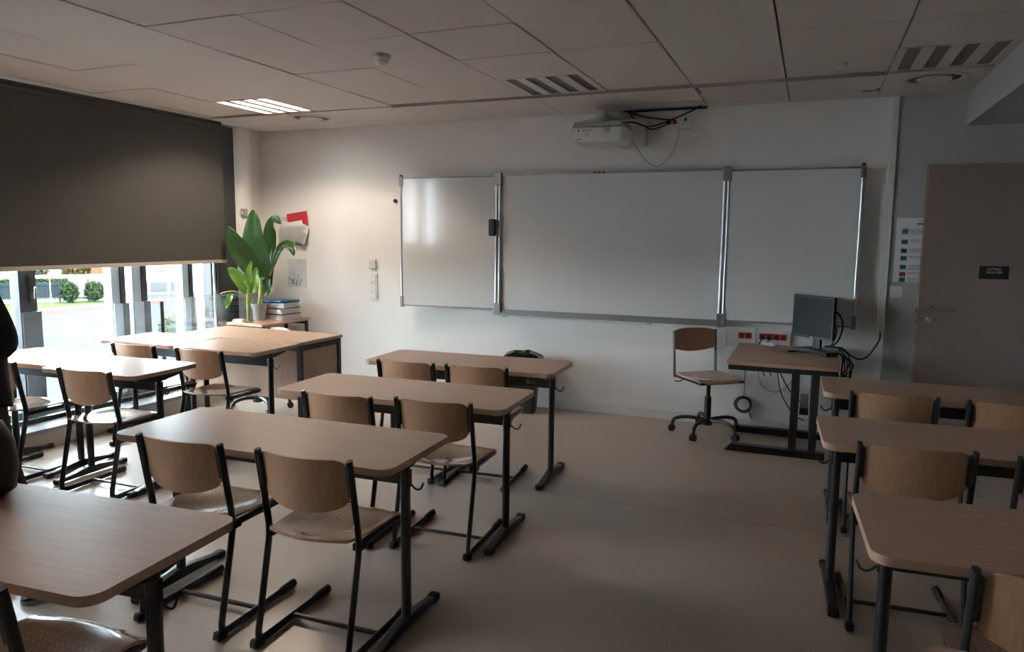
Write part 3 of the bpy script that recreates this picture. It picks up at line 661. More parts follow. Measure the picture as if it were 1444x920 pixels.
# ------------------------------------------------------------------ school chairs
def make_chair():
    t = thing('school_chair', 'x', 'chair', (0, 0, 0), 0, 'beech and black steel school chairs')
    def seat_f(u, v):
        a, b = 2 * u - 1, 2 * v - 1
        x = .193 * a * math.sqrt(1 - .34 * b * b / 2) * (1.0 + .03 * b); y = .255 + .205 * b * math.sqrt(1 - .34 * a * a / 2)
        if b < 0: y -= .018 * (1 - a * a) * (-b)
        e = max(abs(a), abs(b)); r = math.sqrt(a * a + b * b)
        z = .440 - .016 * max(0, 1 - r * r * 1.25)
        if b > .55: z -= .030 * ((b - .55) / .45) ** 2
        if b < -.7: z += .006 * ((-b - .7) / .3)
        return (x, y, z)
    MB().sheet(seat_f, 22, 22, .011).build('seat', 'beech_seat', t, 50)
    def back_f(u, v):
        a = 2 * u - 1; zb = .602 - .055 * math.sqrt(max(0, 1 - a * a)); zt = .752 + .003 * (1 - a * a) - .02 * max(0, abs(a) - .86) / .14
        z = zb + (zt - zb) * v; y = .066 - (z - .60) * .16 - .052 * (1 - a * a) + .012
        return (.178 * a, y, z)
    MB().sheet(back_f, 20, 10, .009).build('backrest', 'beech_back', t, 50)
    for s in (-1, 1):
        x = s * .196
        path = fillet([(x, .047, .752), (x, .103, .425), (x, .012, .018), (x, .46, .018)], .05, 7)
        f = MB().tube(path, .016, .0105, n=12, hint=(0, 1, 0.001)).build('side_frame', 'black_metal', t)
        MB().box((x, .012, .017), (.032, .055, .034), .008, 2, Matrix.Rotation(-.25, 3, 'X')).build('heel_cap', 'rubber', f)
        MB().tube([(x, .36, .019), (x, .39, .020), (x, .462, .020)], .019, .016, n=12, taper=[.8, 1, 1]).build('toe_cap', 'rubber', f)
        MB().tube(fillet([(x * .93, .10, .415), (x * .9, .43, .410)], .03), .014, .010, n=10).build('seat_rail', 'black_metal', t)
        MB().box((x * .97, .115, .418), (.035, .05, .03), .006).build('seat_clamp', 'black_plastic', t)
        c = MB().box((s * .186, .063, .675), (.022, .036, .125), .0095, 3, Matrix.Rotation(.165, 3, 'X')).build('back_clamp', 'black_plastic', t)
        MB().bb(x * .55, x * .9, .40, .43, .405, .422, .004).build('seat_pad', 'black_plastic', t)
    MB().tube([(-.19, .225, .022), (.19, .225, .022)], .013, .008, n=10, hint=(0, 1, 0)).build('stretcher', 'black_metal', t)
    MB().tube([(-.18, .43, .408), (.18, .43, .408)], .009, n=10).build('front_rail', 'black_metal', t)
    return t
ch0 = make_chair()
CH = [(-1.640, 2.012, 1.5, 'beech school chair with a bright glint on its seat, third desk left of the aisle'),
      (-2.195, 1.985, 2.2, 'beech school chair at the left half of the third desk left of the aisle'),
      (-1.632, 2.972, 3.0, 'beech school chair at the aisle half of the second desk from the whiteboard'),
      (-2.136, 2.905, 1.0, 'beech school chair at the left half of the second desk from the whiteboard'),
      (-2.312, 3.87, 1.0, 'beech school chair at the left half of the desk nearest the whiteboard'),
      (-1.836, 3.90, 4.0, 'beech school chair at the aisle half of the desk nearest the whiteboard'),
      (-3.822, 2.842, 2.3, 'beech school chair with strong window glare on its seat at the middle window row'),
      (-4.615, 2.84, 1.0, 'beech school chair partly hidden behind the standing person'),
      (-4.40, 3.665, 1.0, 'beech school chair at the window side desk in front of the teacher desk'),
      (-3.81, 3.681, 0.9, 'beech school chair at the aisle side desk in front of the teacher desk'),
      (0.430, 4.06, 0.5, 'beech school chair at the left end of the desk nearest the door'),
      (0.955, 4.065, 0.0, 'beech school chair cut by the right edge at the desk nearest the door'),
      (0.413, 3.026, 3.5, 'beech school chair at the left end of the second desk from the door'),
      (0.941, 3.041, 2.0, 'beech school chair of which only a black upright shows at the right edge'),
      (0.603, 1.92, 2.0, 'beech school chair in the dark bottom right corner at the third desk'),
      (-1.80, .93, 2.0, 'beech school chair in the bottom left corner beneath the nearest desk')]
for k, (x, y, a, lb) in enumerate(CH):
    if k == 0: ch0.location = (x, y, 0); ch0.rotation_euler = (0, 0, R(a)); ch0['label'] = lb
    else: dup(ch0, (x, y, 0), R(a), lb)

# ------------------------------------------------------------------ swivel chairs
def swivel(label, loc, rz, back_top=.80, base_rz=0.0):
    t = thing('swivel_chair', label, 'chair', loc, rz, 'wooden swivel chairs')
    def seat_f(u, v):
        a, b = 2 * u - 1, 2 * v - 1
        x = .20 * a * math.sqrt(1 - .3 * b * b / 2); y = .20 * b * math.sqrt(1 - .3 * a * a / 2)
        return (x, y, .460 - .012 * max(0, 1 - a * a - b * b) - (.02 * ((b - .6) / .4) ** 2 if b > .6 else 0))
    MB().sheet(seat_f, 16, 16, .012).build('seat', 'beech_seat_plain', t, 50)
    h = back_top - .80
    def back_f(u, v):
        a = 2 * u - 1; zb = .655 + h - .03 * (1 - a * a) ; zt = .815 + h - .018 * a ** 4
        z = zb + (zt - zb) * v
        return (.178 * a, -.215 - .035 * (1 - a * a) - (z - .62 - h) * .08, z)
    MB().sheet(back_f, 16, 8, .010).build('backrest', 'beech_back', t, 50)
    for s in (-1, 1):
        MB().tube(fillet([(s * .19, -.225, .80 + h), (s * .19, -.195, .43)], .02), .016, .007, n=10, hint=(0, 1, 0.01)).build('back_post', 'black_metal', t)
    MB().bb(-.195, .195, -.20, .19, .432, .450, .006).build('seat_frame', 'black_metal', t)
    MB().lathe([(.026, .10), (.026, .30), (.016, .30), (.016, .41), (.05, .415), (.05, .435)], 20).build('gas_column', 'black_metal', t)
    MB().tube(smooth_path([(.05, -.05, .425), (.15, -.12, .42), (.17, -.14, .405), (.21, -.16, .405)], 4), .005, n=8).build('lever', 'black_metal', t)
    b_ = MB().lathe([(.04, .075), (.045, .09), (.04, .125), (.0, .125)], 20)
    for k in range(5):
        a = base_rz + k * 2 * PI / 5; c, s = math.cos(a), math.sin(a)
        b_.tube(smooth_path([(.02 * c, .02 * s, .115), (.15 * c, .15 * s, .125), (.245 * c, .245 * s, .105), (.27 * c, .27 * s, .058)], 5), .014, n=10)
    base = b_.build('star_base', 'grey_metal', t)
    for k in range(5):
        a = base_rz + k * 2 * PI / 5; c, s = math.cos(a), math.sin(a)
        q = Vector((.272 * c, .272 * s, .028)); ax = Vector((-s, c, 0))
        w_ = MB()
        for d in (-.013, .013): w_.tube([q + ax * (d - .008), q + ax * (d + .008)], .027, n=18)
        w_.box((q.x, q.y, .045), (.018, .018, .03), .004); w_.build('castor', 'rubber', base)
    return t
swivel('wooden swivel chair on black castors standing left of the computer table', (-0.69, 5.79, 0), R(-140), .80, .62)
swivel('wooden swivel chair behind the teacher desk, mostly hidden by it', (-4.42, 4.97, 0), R(158), .69, .5)

# ------------------------------------------------------------------ teacher desk, side table, computer table
td = thing('teacher_desk', 'wide beech teacher desk with a wooden front panel near the window', 'desk', (-4.13, 4.705, 0), R(-1.0))
MB().prism(rrect(1.24, .535, .02, 4), DH - .022, DH + .004, .006, 2).build('tabletop', 'beech', td)
ap = MB().bb(-.58, .58, -.245, -.225, DH - .07, DH - .025).bb(-.58, .58, .225, .245, DH - .07, DH - .025).bb(-.60, -.58, -.245, .245, DH - .07, DH - .025).bb(.58, .60, -.245, .245, DH - .07, DH - .025)
ap.build('apron', 'black_metal', td)
for sx in (-1, 1):
    for sy in (-1, 1): MB().bb(sx * .585 - .019, sx * .585 + .019, sy * .235 - .019, sy * .235 + .019, 0.0, DH - .026, .004).build('leg', 'black_metal', td)
MB().bb(-.565, .565, -.238, -.222, .27, DH - .06, .002).build('front_panel', 'beech_panel', td)
MB().bb(.577, .592, -.214, .214, .18, DH - .06, .002).build('side_panel', 'beech_panel', td)

st = thing('side_table', 'small beech side table in the corner under the plants', 'table', (-4.885, 5.70, 0))
MB().prism(rrect(.44, .72, .02, 4), .675, .70, .005, 2).build('tabletop', 'beech', st)
for sx in (-1, 1):
    for sy in (-1, 1):
        if sx < 0: MB().bb(-.085 + .0, -.055, sy * .32 - .014, sy * .32 + .014, 0.0, .676, .003).build('leg', 'black_metal', st)
        else: MB().bb(.185 - .014, .185 + .014, sy * .32 - .014, sy * .32 + .014, 0, .676, .003).build('leg', 'black_metal', st)
MB().bb(-.09, .20, -.33, -.315, .635, .676).bb(-.09, .20, .315, .33, .635, .676).build('apron', 'black_metal', st)

ct = thing('computer_table', 'beech computer table on black double post legs below the sockets', 'table', (-0.14, 5.585, 0))
MB().prism(rrect(.715, .96, .012, 3), .68, .705, .004, 2).build('tabletop', 'beech', ct)
MB().bb(-.345, .345, -.47, -.45, .645, .68, .003).bb(-.345, .345, .44, .46, .645, .68, .003).bb(-.345, -.325, -.45, .45, .65, .68).bb(.325, .345, -.45, .45, .65, .68).build('apron', 'black_metal', ct)
for y in (-.16, .40):
    MB().prism([(-.38, .0), (.30, .0), (.30, .05), (-.33, .05)], -.035, .035, .004, 1, Matrix(((1, 0, 0, 0), (0, 0, -1, y), (0, 1, 0, 0), (0, 0, 0, 1)))).build('foot', 'black_metal', ct)
    for x in (.085, .215): MB().bb(x - .026, x + .026, y - .022, y + .022, .045, .66, .006).build('post', 'grey_metal', ct)
MB().bb(.12, .18, -.14, .38, .30, .35, .004).build('crossbar', 'black_metal', ct)

# monitor, computer parts and cables
mo = thing('monitor', 'black flat computer monitor turned towards the swivel chair', 'monitor', (0.045, 5.845, .7056), R(-43))
MB().bb(-.19, .19, -.02, .012, .095, .412, .006, 2).build('bezel', 'black_plastic', mo)
MB().bb(-.176, .176, -.0225, -.018, .113, .398).build('screen', 'screen', mo)
MB().box((0, .03, .25), (.26, .05, .22), .02, 2).build('rear_housing', 'black_plastic', mo)
MB().box((0, .045, .08), (.07, .03, .17), .008).build('neck', 'black_plastic', mo)
MB().prism(rrect(.24, .18, .05, 6), 0.0, .016, .006, 2, Matrix.Translation((0, .02, 0))).build('stand_base', 'black_plastic', mo)
MB().lathe([(.006, 0), (.006, .002), (0, .002)], 12, Matrix.Translation((0, -.0225, .103)) @ Matrix.Rotation(PI / 2, 4, 'X')).build('badge', 'alu', mo)
tag(MB().box((.125, 5.645, .722), (.10, .17, .032), .006, 2, Matrix.Rotation(R(35), 3, 'Z')).build('hub_box', 'black_plastic'), 'flat black box among the cables in front of the monitor', 'box')
tag(MB().box((.185, 5.83, .728), (.13, .08, .045), .016, 2, Matrix.Rotation(R(-25), 3, 'Z')).build('docking_box', 'black_plastic'), 'rounded black device behind the monitor at the table edge', 'device')
tag(MB().box((-0.27, 5.98, .717), (.11, .035, .024), .010, 3, Matrix.Rotation(R(-28), 3, 'Z')).build('computer_mouse', 'white_plastic'), 'small white device lying at the back of the computer table', 'device')
cb = []
random.seed(11)
cable('desk_cable', 'black cable lying across the computer table in front of the monitor', [(-.12, 5.70, .712), (-.06, 5.72, .712), (-.02, 5.70, .713), (.03, 5.69, .714), (.06, 5.66, .716)], .006)
cable('desk_cable', 'short black lead with a plug lying by the monitor stand', [(-.03, 5.66, .712), (.0, 5.70, .712), (.05, 5.69, .713), (.09, 5.70, .718)], .005)
cable('wall_cable', 'black cable swinging from the trunking to the computer table', [(.51, 6.09, .845), (.50, 6.04, .78), (.42, 5.99, .66), (.34, 5.92, .66), (.25, 5.85, .735)], .006)
cable('video_cable', 'looped black video cable behind the monitor, outer loop', [(.115, 5.93, .96), (.20, 5.95, .99), (.245, 5.94, .90), (.22, 5.90, .79), (.17, 5.88, .735)], .006)
cable('video_cable', 'looped black video cable behind the monitor, inner loop', [(.11, 5.92, .90), (.17, 5.94, .92), (.205, 5.93, .86), (.19, 5.90, .78), (.16, 5.87, .735)], .005)
for k in range(7):
    x0 = .20 + random.uniform(-.02, .03); y0 = 5.60 + .035 * k; zb = random.uniform(.40, .56); x1 = .245 + random.uniform(0, .06)
    cable('hanging_cable', 'black cable in the tangle hanging over the right edge of the computer table', [(x0 - .06, y0 + .05, .715), (x0 + .02, y0 + .02, .722), (x1, y0, .68), (x1 + random.uniform(-.01, .02), y0 + .01, .58), (x1 + random.uniform(-.03, .01), y0 + .02, zb), (x1 + random.uniform(-.05, .04), y0 + .03, zb + .12)], .0045, 'cable', 'tangled cables at the right edge of the computer table', 6)
cable('floor_cable', 'thin black cable dropping from the sockets to the coil', [(-.50, 6.10, .74), (-.46, 6.095, .66), (-.445, 6.095, .45), (-.445, 6.095, .26)], .003)
cable('loop_cable', 'black cable in a long curve from table underside to back post', [(-.24, 5.98, .66), (-.20, 6.02, .50), (-.16, 6.04, .32), (-.06, 6.05, .16), (.02, 6.05, .12)], .0045)
cable('loop_cable', 'black cable crossing under the computer table to the front post', [(-.25, 5.96, .665), (-.19, 5.99, .52), (-.10, 6.0, .36), (.0, 5.98, .27)], .0045)
cable('loop_cable', 'black cable strung level between sockets and the table posts', [(-.23, 6.0, .66), (-.14, 6.03, .59), (-.02, 6.05, .55), (.10, 6.06, .53), (.22, 6.06, .56)], .004)
cable('wall_loop', 'thin grey cable hanging in a wide loop under the sockets', [(-.30, 6.10, .66), (-.345, 6.10, .50), (-.31, 6.10, .36), (-.20, 6.10, .32), (-.10, 6.10, .40), (-.06, 6.10, .55)], .003, 'cable_grey')
co = MB()
for k in range(5):
    r = .062 - .005 * (k % 3); co.tube([(-.445 + r * math.cos(a) + .004 * (k - 2), 6.085 - .009 * k * .6, .20 + r * math.sin(a) * (1 + .04 * (k % 2))) for a in [2 * PI * q / 24 for q in range(24)]], .0055, n=8, closed=True)
co.tube(smooth_path([(-.41, 6.08, .16), (-.39, 6.075, .12), (-.38, 6.07, .09)], 4), .004)
tag(co.build('cable_coil', 'cable'), 'coiled black cable hanging on the wall under the computer table', 'cable coil')

# ------------------------------------------------------------------ waste bin
bn = thing('waste_bin', 'black waste bin with a liner against the back wall', 'bin', (-2.30, 5.90, 0), R(12))
def ring_rect(w_, d, z, r=.03): return [(x, y, z) for x, y in rrect(w_, d, r, 4)]
def loft(rings):
    m_ = MB(); vs_ = [[m_.bm.verts.new(p) for p in r] for r in rings]; n = len(rings[0])
    for A, B in zip(vs_, vs_[1:]):
        for j in range(n): m_.bm.faces.new((A[j], A[(j + 1) % n], B[(j + 1) % n], B[j]))
    m_.bm.faces.new(vs_[0][::-1]); m_.bm.faces.new(vs_[-1]); return m_
loft([ring_rect(.24, .20, 0), ring_rect(.30, .26, .44), ring_rect(.315, .275, .44), ring_rect(.315, .275, .46), ring_rect(.29, .25, .46), ring_rect(.25, .21, .06)]).build('bucket', 'bin', bn)
random.seed(5)
rr = []
for (w_, d, z) in ((.33, .29, .36), (.335, .295, .44), (.345, .30, .475), (.30, .25, .505), (.16, .13, .53), (.05, .04, .535)):
    rr.append([(x * random.uniform(.94, 1.05), y * random.uniform(.94, 1.05), z + random.uniform(-.012, .012)) for x, y in rrect(w_, d, min(w_, d) * .2, 5)])
loft(rr).build('liner', 'bag_film', bn, 60)
MB().bb(-.04, .06, -.135, -.122, .12, .24, .004).build('front_mark', 'black_plastic', bn)

# ------------------------------------------------------------------ plants, papers and books on the side table
def leaf_mb(ctrl, half, fold=.25, facing=(0, -1, 0), tipw=.75, mbx=None):
    path = smooth_path(ctrl, 6); N = len(path) - 1; F = Vector(facing); mbx = mbx or MB()
    def f(u, v):
        k = min(int(u * N + 1e-6), N); p = path[k]; t = (path[min(k + 1, N)] - path[max(k - 1, 0)]).normalized()
        side = t.cross(F).normalized(); nn = side.cross(t).normalized()
        w_ = half * (math.sin(PI * min(1, (u * .975 + .015)) ** tipw)) ** .58
        s = 2 * v - 1
        return p + side * s * w_ + nn * (abs(s) * w_ * fold + .012 * math.sin(9 * u + 2 * s) * abs(s))
    return mbx.sheet(f, N, 8, .0015)
def plant(name, label, loc, leaves, stems, pot):
    t = thing(name, label, 'plant', loc); o = Vector(loc)
    for ctrl, half, fold, fac, m in leaves: leaf_mb([Vector(c) - o for c in ctrl], half, fold, fac).build('leaf', m, t, 70)
    for pts, r, m in stems: MB().tube(smooth_path([Vector(p) - o for p in pts], 6), r, n=10, taper=None).build('stem', m, t)
    pot(t); return t
def pot_big(t):
    MB().lathe([(.055, 0), (.075, .15), (.08, .15), (.08, .165), (.068, .165), (.06, .13), (0, .13)], 28).build('pot', 'grey_plastic', t)
    MB().lathe([(.064, .12), (.064, .14), (0, .145)], 20).build('soil', 'soil', t)
def pot_glass(t):
    MB().lathe([(.04, 0), (.042, .004), (.038, .13), (.036, .13), (.036, .006), (0, .006)], 28).build('vase', 'clear', t)
B = (-4.945, 5.62, .70)
plant('banana_plant', 'tall potted plant with broad dark green leaves in the window corner', B,
  [([(-4.86, 5.56, 1.10), (-4.88, 5.54, 1.28), (-4.915, 5.54, 1.50), (-4.93, 5.57, 1.76)], .135, .10, (0.25, -1, .1), 'leaf'),
   ([(-4.87, 5.55, 1.14), (-4.93, 5.46, 1.27), (-4.98, 5.38, 1.42), (-5.01, 5.32, 1.60)], .10, .45, (.7, -.7, .35), 'leaf'),
   ([(-4.84, 5.60, 1.12), (-4.81, 5.64, 1.36), (-4.78, 5.64, 1.58), (-4.70, 5.60, 1.67), (-4.60, 5.56, 1.64)], .065, .35, (.2, -1, .3), 'leaf'),
   ([(-4.76, 5.58, 1.18), (-4.66, 5.56, 1.33), (-4.55, 5.54, 1.42), (-4.46, 5.52, 1.42), (-4.41, 5.50, 1.34)], .058, .3, (.1, -.75, .7), 'leaf'),
   ([(-4.86, 5.60, .98), (-4.80, 5.60, 1.10), (-4.75, 5.60, 1.25)], .05, .3, (.3, -1, 0), 'leaf'),
   ([(-4.86, 5.60, .95), (-4.80, 5.58, 1.02), (-4.76, 5.57, 1.14)], .04, .3, (.3, -1, 0), 'leaf')],
  [([(-4.945, 5.62, .80), (-4.90, 5.60, .95), (-4.86, 5.57, 1.12)], .024, 'stem'), ([(-4.89, 5.60, .96), (-4.82, 5.59, 1.05), (-4.75, 5.58, 1.18), (-4.68, 5.57, 1.28)], .011, 'stem_yellow'),
   ([(-4.90, 5.60, .94), (-4.87, 5.59, 1.03), (-4.85, 5.60, 1.13)], .018, 'stem_yellow')], pot_big)
B = (-4.905, 5.43, .70)
plant('young_plant', 'small bright green cutting in a clear vase at the table corner', B,
  [([(-4.90, 5.42, .98), (-4.93, 5.38, 1.08), (-4.98, 5.34, 1.17), (-5.02, 5.31, 1.22)], .055, .4, (.5, -.8, .3), 'leaf_light'),
   ([(-4.89, 5.43, 1.05), (-4.885, 5.43, 1.16), (-4.86, 5.44, 1.28)], .038, .35, (.3, -1, 0), 'leaf_light'),
   ([(-4.87, 5.44, .98), (-4.84, 5.45, 1.08), (-4.82, 5.46, 1.22)], .05, .3, (.4, -1, 0), 'leaf_light'),
   ([(-4.985, 5.31, .985), (-5.0, 5.29, .93), (-5.015, 5.26, .84)], .028, .5, (.6, -.8, .1), 'leaf_light')],
  [([(-4.905, 5.43, .712), (-4.905, 5.43, .84), (-4.895, 5.425, .98), (-4.89, 5.43, 1.06)], .017, 'stem'), ([(-4.90, 5.43, .84), (-4.93, 5.39, .95), (-4.97, 5.33, 1.0), (-5.03, 5.27, .995), (-5.06, 5.24, .98)], .0045, 'stem_yellow'),
   ([(-4.90, 5.43, .85), (-4.88, 5.44, .93), (-4.87, 5.44, .99)], .009, 'stem')], pot_glass)
zt = .70; random.seed(9)
for k, (h, m, lb) in enumerate(((.05, 'paper', 'thick white stack of paper at the bottom of the pile on the side table'), (.008, 'folder_dark', 'dark folder just above the bottom paper stack of the pile'),
        (.05, 'paper', 'thick white stack of paper second up in the pile on the side table'), (.007, 'folder_dark', 'dark folder in the middle of the paper pile'),
        (.05, 'paper', 'thick white stack of paper uppermost white one in the pile'), (.010, 'folder_dark', 'dark folder just under the blue folder of the pile'), (.012, 'blue', 'bright blue folder lying on top of the paper pile'))):
    o = thing('paper_stack' if m == 'paper' else 'document_folder', lb, 'stack of paper' if m == 'paper' else 'folder', (-4.865 + random.uniform(-.008, .008), 5.83, zt), random.uniform(-.11, .11))
    if m == 'paper':
        n = 4
        for q in range(n):
            MB().box((random.uniform(-.006, .006), random.uniform(-.006, .006), h * (q + .5) / n), (.275, .25, h / n - .0008), .0, 1, Matrix.Rotation(random.uniform(-.02, .02), 3, 'Z')).build('ream', 'paper', o)
    else:
        MB().sheet(lambda u, v: (-.148 + .296 * u, -.132 + .264 * v, h / 2 + (.022 * max(0, u - .6) ** 1.5 if k == 6 else .0)), 8, 3, h * .8).build('cover', m, o)
        MB().box((.02, 0, h * .5), (.24, .25, h * .5)).build('inside_pages', 'paper_grey', o)
    zt += h
for k, (m, lb, w_) in enumerate((('paper', 'white book lying flat beside the small plant', .12), ('pink', 'pink book on the white book beside the small plant', .10))):
    o = thing('book', lb, 'book', (-4.99, 5.40, .70 + .016 * k), .1 * k)
    MB().bb(-w_ / 2, w_ / 2, -.03, .035, 0, .015, .001).build('cover', m, o); MB().bb(-w_ / 2 + .002, w_ / 2 + .001, -.031, .034, .003, .012).build('pages', 'paper', o)

# ------------------------------------------------------------------ person at the left edge, and a bag on the desk
def skin_mesh(name, verts, edges, radii, m, parent, sub=2):
    me = bpy.data.meshes.new(name); me.from_pydata(verts, edges, []); o = bpy.data.objects.new(name, me); C.objects.link(o)
    md = o.modifiers.new('skin', 'SKIN'); md.use_smooth_shade = True
    for i, r in enumerate(radii):
        r = r if isinstance(r, tuple) else (r, r); me.skin_vertices[0].data[i].radius = r
    me.skin_vertices[0].data[0].use_root = True
    s_ = o.modifiers.new('sub', 'SUBSURF'); s_.levels = sub; s_.render_levels = sub
    dg = bpy.context.evaluated_depsgraph_get(); ev = bpy.data.meshes.new_from_object(o.evaluated_get(dg))
    bpy.data.objects.remove(o); bpy.data.meshes.remove(me); ev.name = name
    ev.polygons.foreach_set('use_smooth', [True] * len(ev.polygons)); ev.materials.clear(); ev.materials.append(M[m])
    q = bpy.data.objects.new(name, ev); C.objects.link(q); q.parent = parent; return q
# local frame: +Y = facing, +X = the person's right-hand neighbour side (viewer's right when facing the camera is -X)
PX, PY, PRZ = -3.105, 1.87, R(147)
pe = thing('person', 'person in black clothes with a yellow sleeve patch standing at the left edge', 'person', (PX, PY, 0), PRZ)
# left side = -X, right side = +X (facing +Y)
body_v = [(0, 0, .90), (0, .0, 1.05), (0, .01, 1.22), (0, 0, 1.36), (0, .0, 1.44), (0, .02, 1.50),
          (-.17, 0, 1.36), (.17, 0, 1.36),
          (-.10, -.02, .86), (-.11, -.08, .48), (-.115, -.29, .10), (-.12, -.17, .035),
          (.10, .0, .86), (.11, .06, .48), (.12, .0, .10), (.13, .12, .035),
          (-.20, -.12, 1.08), (-.13, .12, 1.03), (.21, -.08, 1.08), (.13, .15, 1.03)]
body_e = [(0, 1), (1, 2), (2, 3), (3, 4), (4, 5), (3, 6), (3, 7), (0, 8), (8, 9), (9, 10), (10, 11), (0, 12), (12, 13), (13, 14), (14, 15), (6, 16), (16, 17), (7, 18), (18, 19)]
body_r = [(.10, .075), (.11, .08), (.13, .095), (.115, .08), .055, .05, .06, .06, .055, .05, .04, .035, .055, .05, .04, .035, .046, .036, .046, .036]
skin_mesh('body', body_v, body_e, body_r, 'skin', pe)
# clothes: jumper and trousers follow the body slightly larger
skin_mesh('jumper', [(0, 0, .98), (0, .0, 1.08), (0, .01, 1.22), (0, 0, 1.36), (0, .0, 1.435), (-.17, 0, 1.355), (.17, 0, 1.355), (-.20, -.12, 1.08), (-.15, .07, 1.04), (.21, -.08, 1.08), (.15, .10, 1.04), (0, 0, .86)],
          [(0, 1), (1, 2), (2, 3), (3, 4), (3, 5), (3, 6), (5, 7), (7, 8), (6, 9), (9, 10), (0, 11)],
          [(.155, .122), (.152, .12), (.17, .13), (.15, .11), .072, .082, .082, .064, .052, .064, .052, (.158, .128)], 'cloth', pe)
skin_mesh('trousers', [(0, 0, .90), (0, 0, 1.0), (-.085, -.015, .78), (-.11, -.08, .48), (-.116, -.285, .07), (.085, .0, .78), (.11, .06, .48), (.12, .0, .07)],
          [(0, 1), (0, 2), (2, 3), (3, 4), (0, 5), (5, 6), (6, 7)], [(.145, .115), (.13, .105), (.092, .10), .076, .064, (.092, .10), .076, .064], 'trousers', pe)
hd = MB(); hd.ball((0, .035, 1.585), (.073, .092, .112), 3)
hd.ball((0, .125, 1.575), (.014, .020, .022), 2); hd.ball((-.076, .03, 1.58), (.012, .022, .032), 2); hd.ball((.076, .03, 1.58), (.012, .022, .032), 2)
hd.ball((0, .112, 1.53), (.026, .012, .008), 2); hd.build('head', 'skin', pe)
ey = MB(); ey.ball((-.03, .115, 1.60), (.013, .008, .008), 2); ey.ball((.03, .115, 1.60), (.013, .008, .008), 2); ey.build('eyes', 'folder_dark', pe)
MB().ball((0, .012, 1.625), (.086, .098, .098), 3).ball((0, -.03, 1.57), (.08, .07, .10), 3).build('hair', 'hair', pe)
for s in (-1, 1):                                  # hands, five fingers each
    hx, hy, hz = (-.13, .12, 1.03) if s < 0 else (.13, .15, 1.03)
    vv = [(hx, hy, hz), (hx - s * .045, hy + .035, hz)]; ee = [(0, 1)]; rr_ = [(.028, .018), (.036, .016)]
    for q in range(4):
        b0 = len(vv); oz = .026 - .0175 * q; L = (.034, .040, .037, .028)[q]
        vv += [(hx - s * .072, hy + .05, hz + oz), (hx - s * (.072 + L * .8), hy + .058, hz + oz), (hx - s * (.072 + L * 1.35), hy + .04, hz + oz)]
        ee += [(1, b0), (b0, b0 + 1), (b0 + 1, b0 + 2)]; rr_ += [.0095, .0085, .007]
    b0 = len(vv); vv += [(hx - s * .03, hy + .04, hz + .035), (hx - s * .05, hy + .06, hz + .058)]; ee += [(0, b0), (b0, b0 + 1)]; rr_ += [.012, .009]
    skin_mesh('hand', vv, ee, rr_, 'skin', pe, 1)
for (x, y) in ((-.117, -.27), (.127, .02)):
    sec = [(-.112, .018, .045), (-.098, .033, .085), (-.05, .039, .105), (.02, .042, .092), (.07, .045, .066), (.12, .045, .05), (.155, .036, .038), (.172, .016, .026)]
    sh = loft([[(x + hw * math.cos(2 * PI * q / 16), y + yy, .012 + (ht - .012) * (.5 + .5 * math.sin(2 * PI * q / 16))) for q in range(16)] for yy, hw, ht in sec]).build('shoe', 'shoe', pe, 70)
    MB().prism([(px_ + x, py_ + y + .03) for px_, py_ in rrect(.094, .29, .045, 6)], 0, .018, .004).build('sole', 'shoe_sole', sh)
    lc = MB()
    for q in range(4): lc.tube([(x - .026, y + .02 + .02 * q, .080 - .007 * q), (x, y + .022 + .02 * q, .096 - .0085 * q), (x + .026, y + .024 + .02 * q, .080 - .007 * q)], .004, n=6)
    lc.build('laces', 'shoe_sole', sh)
pp = MB().prism([(-.03, -.012), (.0, -.03), (.035, -.005), (.012, .0), (.04, .022), (-.01, .016)], -.002, .002, m=Matrix.Translation((-.262, -.05, 1.195)) @ Matrix.Rotation(R(-80), 4, 'Z') @ Matrix.Rotation(PI / 2, 4, 'X'))
pp.build('sleeve_patch', 'yellow', pe)
bgs = thing('shoulder_bag', 'dark brown rounded bag standing on the desk in the bottom left corner', 'bag', (-2.37, 1.385, DH), R(4))
bgm = loft([[(x, y, z) for x, y in rrect(w_, d, min(w_, d) * .42, 6)] for (w_, d, z) in ((.22, .12, 0), (.28, .17, .02), (.30, .19, .09), (.29, .17, .17), (.24, .12, .23), (.14, .05, .25))]).build('body', 'leather', bgs, 70)
MB().tube(smooth_path([(-.09, 0, .235), (-.06, 0, .31), (.0, 0, .335), (.06, 0, .31), (.09, 0, .235)], 6), .009, n=10).build('handle', 'leather', bgs)

# ------------------------------------------------------------------ outside, far below the windows
D0 = Vector((-.7915, .6112, 0)); E1 = Vector((.6112, .7915, 0)); G = -3.4
def gp(r, e, z=G): return D0 * r + E1 * e + Vector((0, 0, z))
def quad_strip(pts, z, th=.01):
    return MB().prism([(gp(r, e).x, gp(r, e).y) for r, e in pts], z - th, z)
struct('ground', MB().bb(-160, -5.6, -70, 160, G - .3, G), 'asphalt')
tag(quad_strip([(40.5, -14), (52.0, -1.85), (57.2, 5), (59.9, 5), (56.2, -1.85), (47, -14)], G + .012).build('running_track', 'track'), 'pale red running track strip beyond the sports court', 'track')
tag(quad_strip([(48, -14), (57.0, -1.85), (60.5, 3.0), (61.0, 4.0), (64, 3.0), (62, -1.85), (58, -14)], G + .01).build('grass_strip', 'grass'), 'strip of sunlit grass below the hedge outside', 'grass', None, 'stuff')
ln = MB()
def gline(a, b, w_=.12):
    p, q = gp(*a, G + .02), gp(*b, G + .02); s_ = (q - p).cross(Vector((0, 0, 1))).normalized() * w_ / 2
    ln.bm.faces.new([ln.bm.verts.new(v) for v in (p + s_, p - s_, q - s_, q + s_)])
gline((44.6, -4), (46.3, 2.6)); gline((33.5, -4), (39.5, 1.6)); gline((31, 0.5), (34, 3.5))
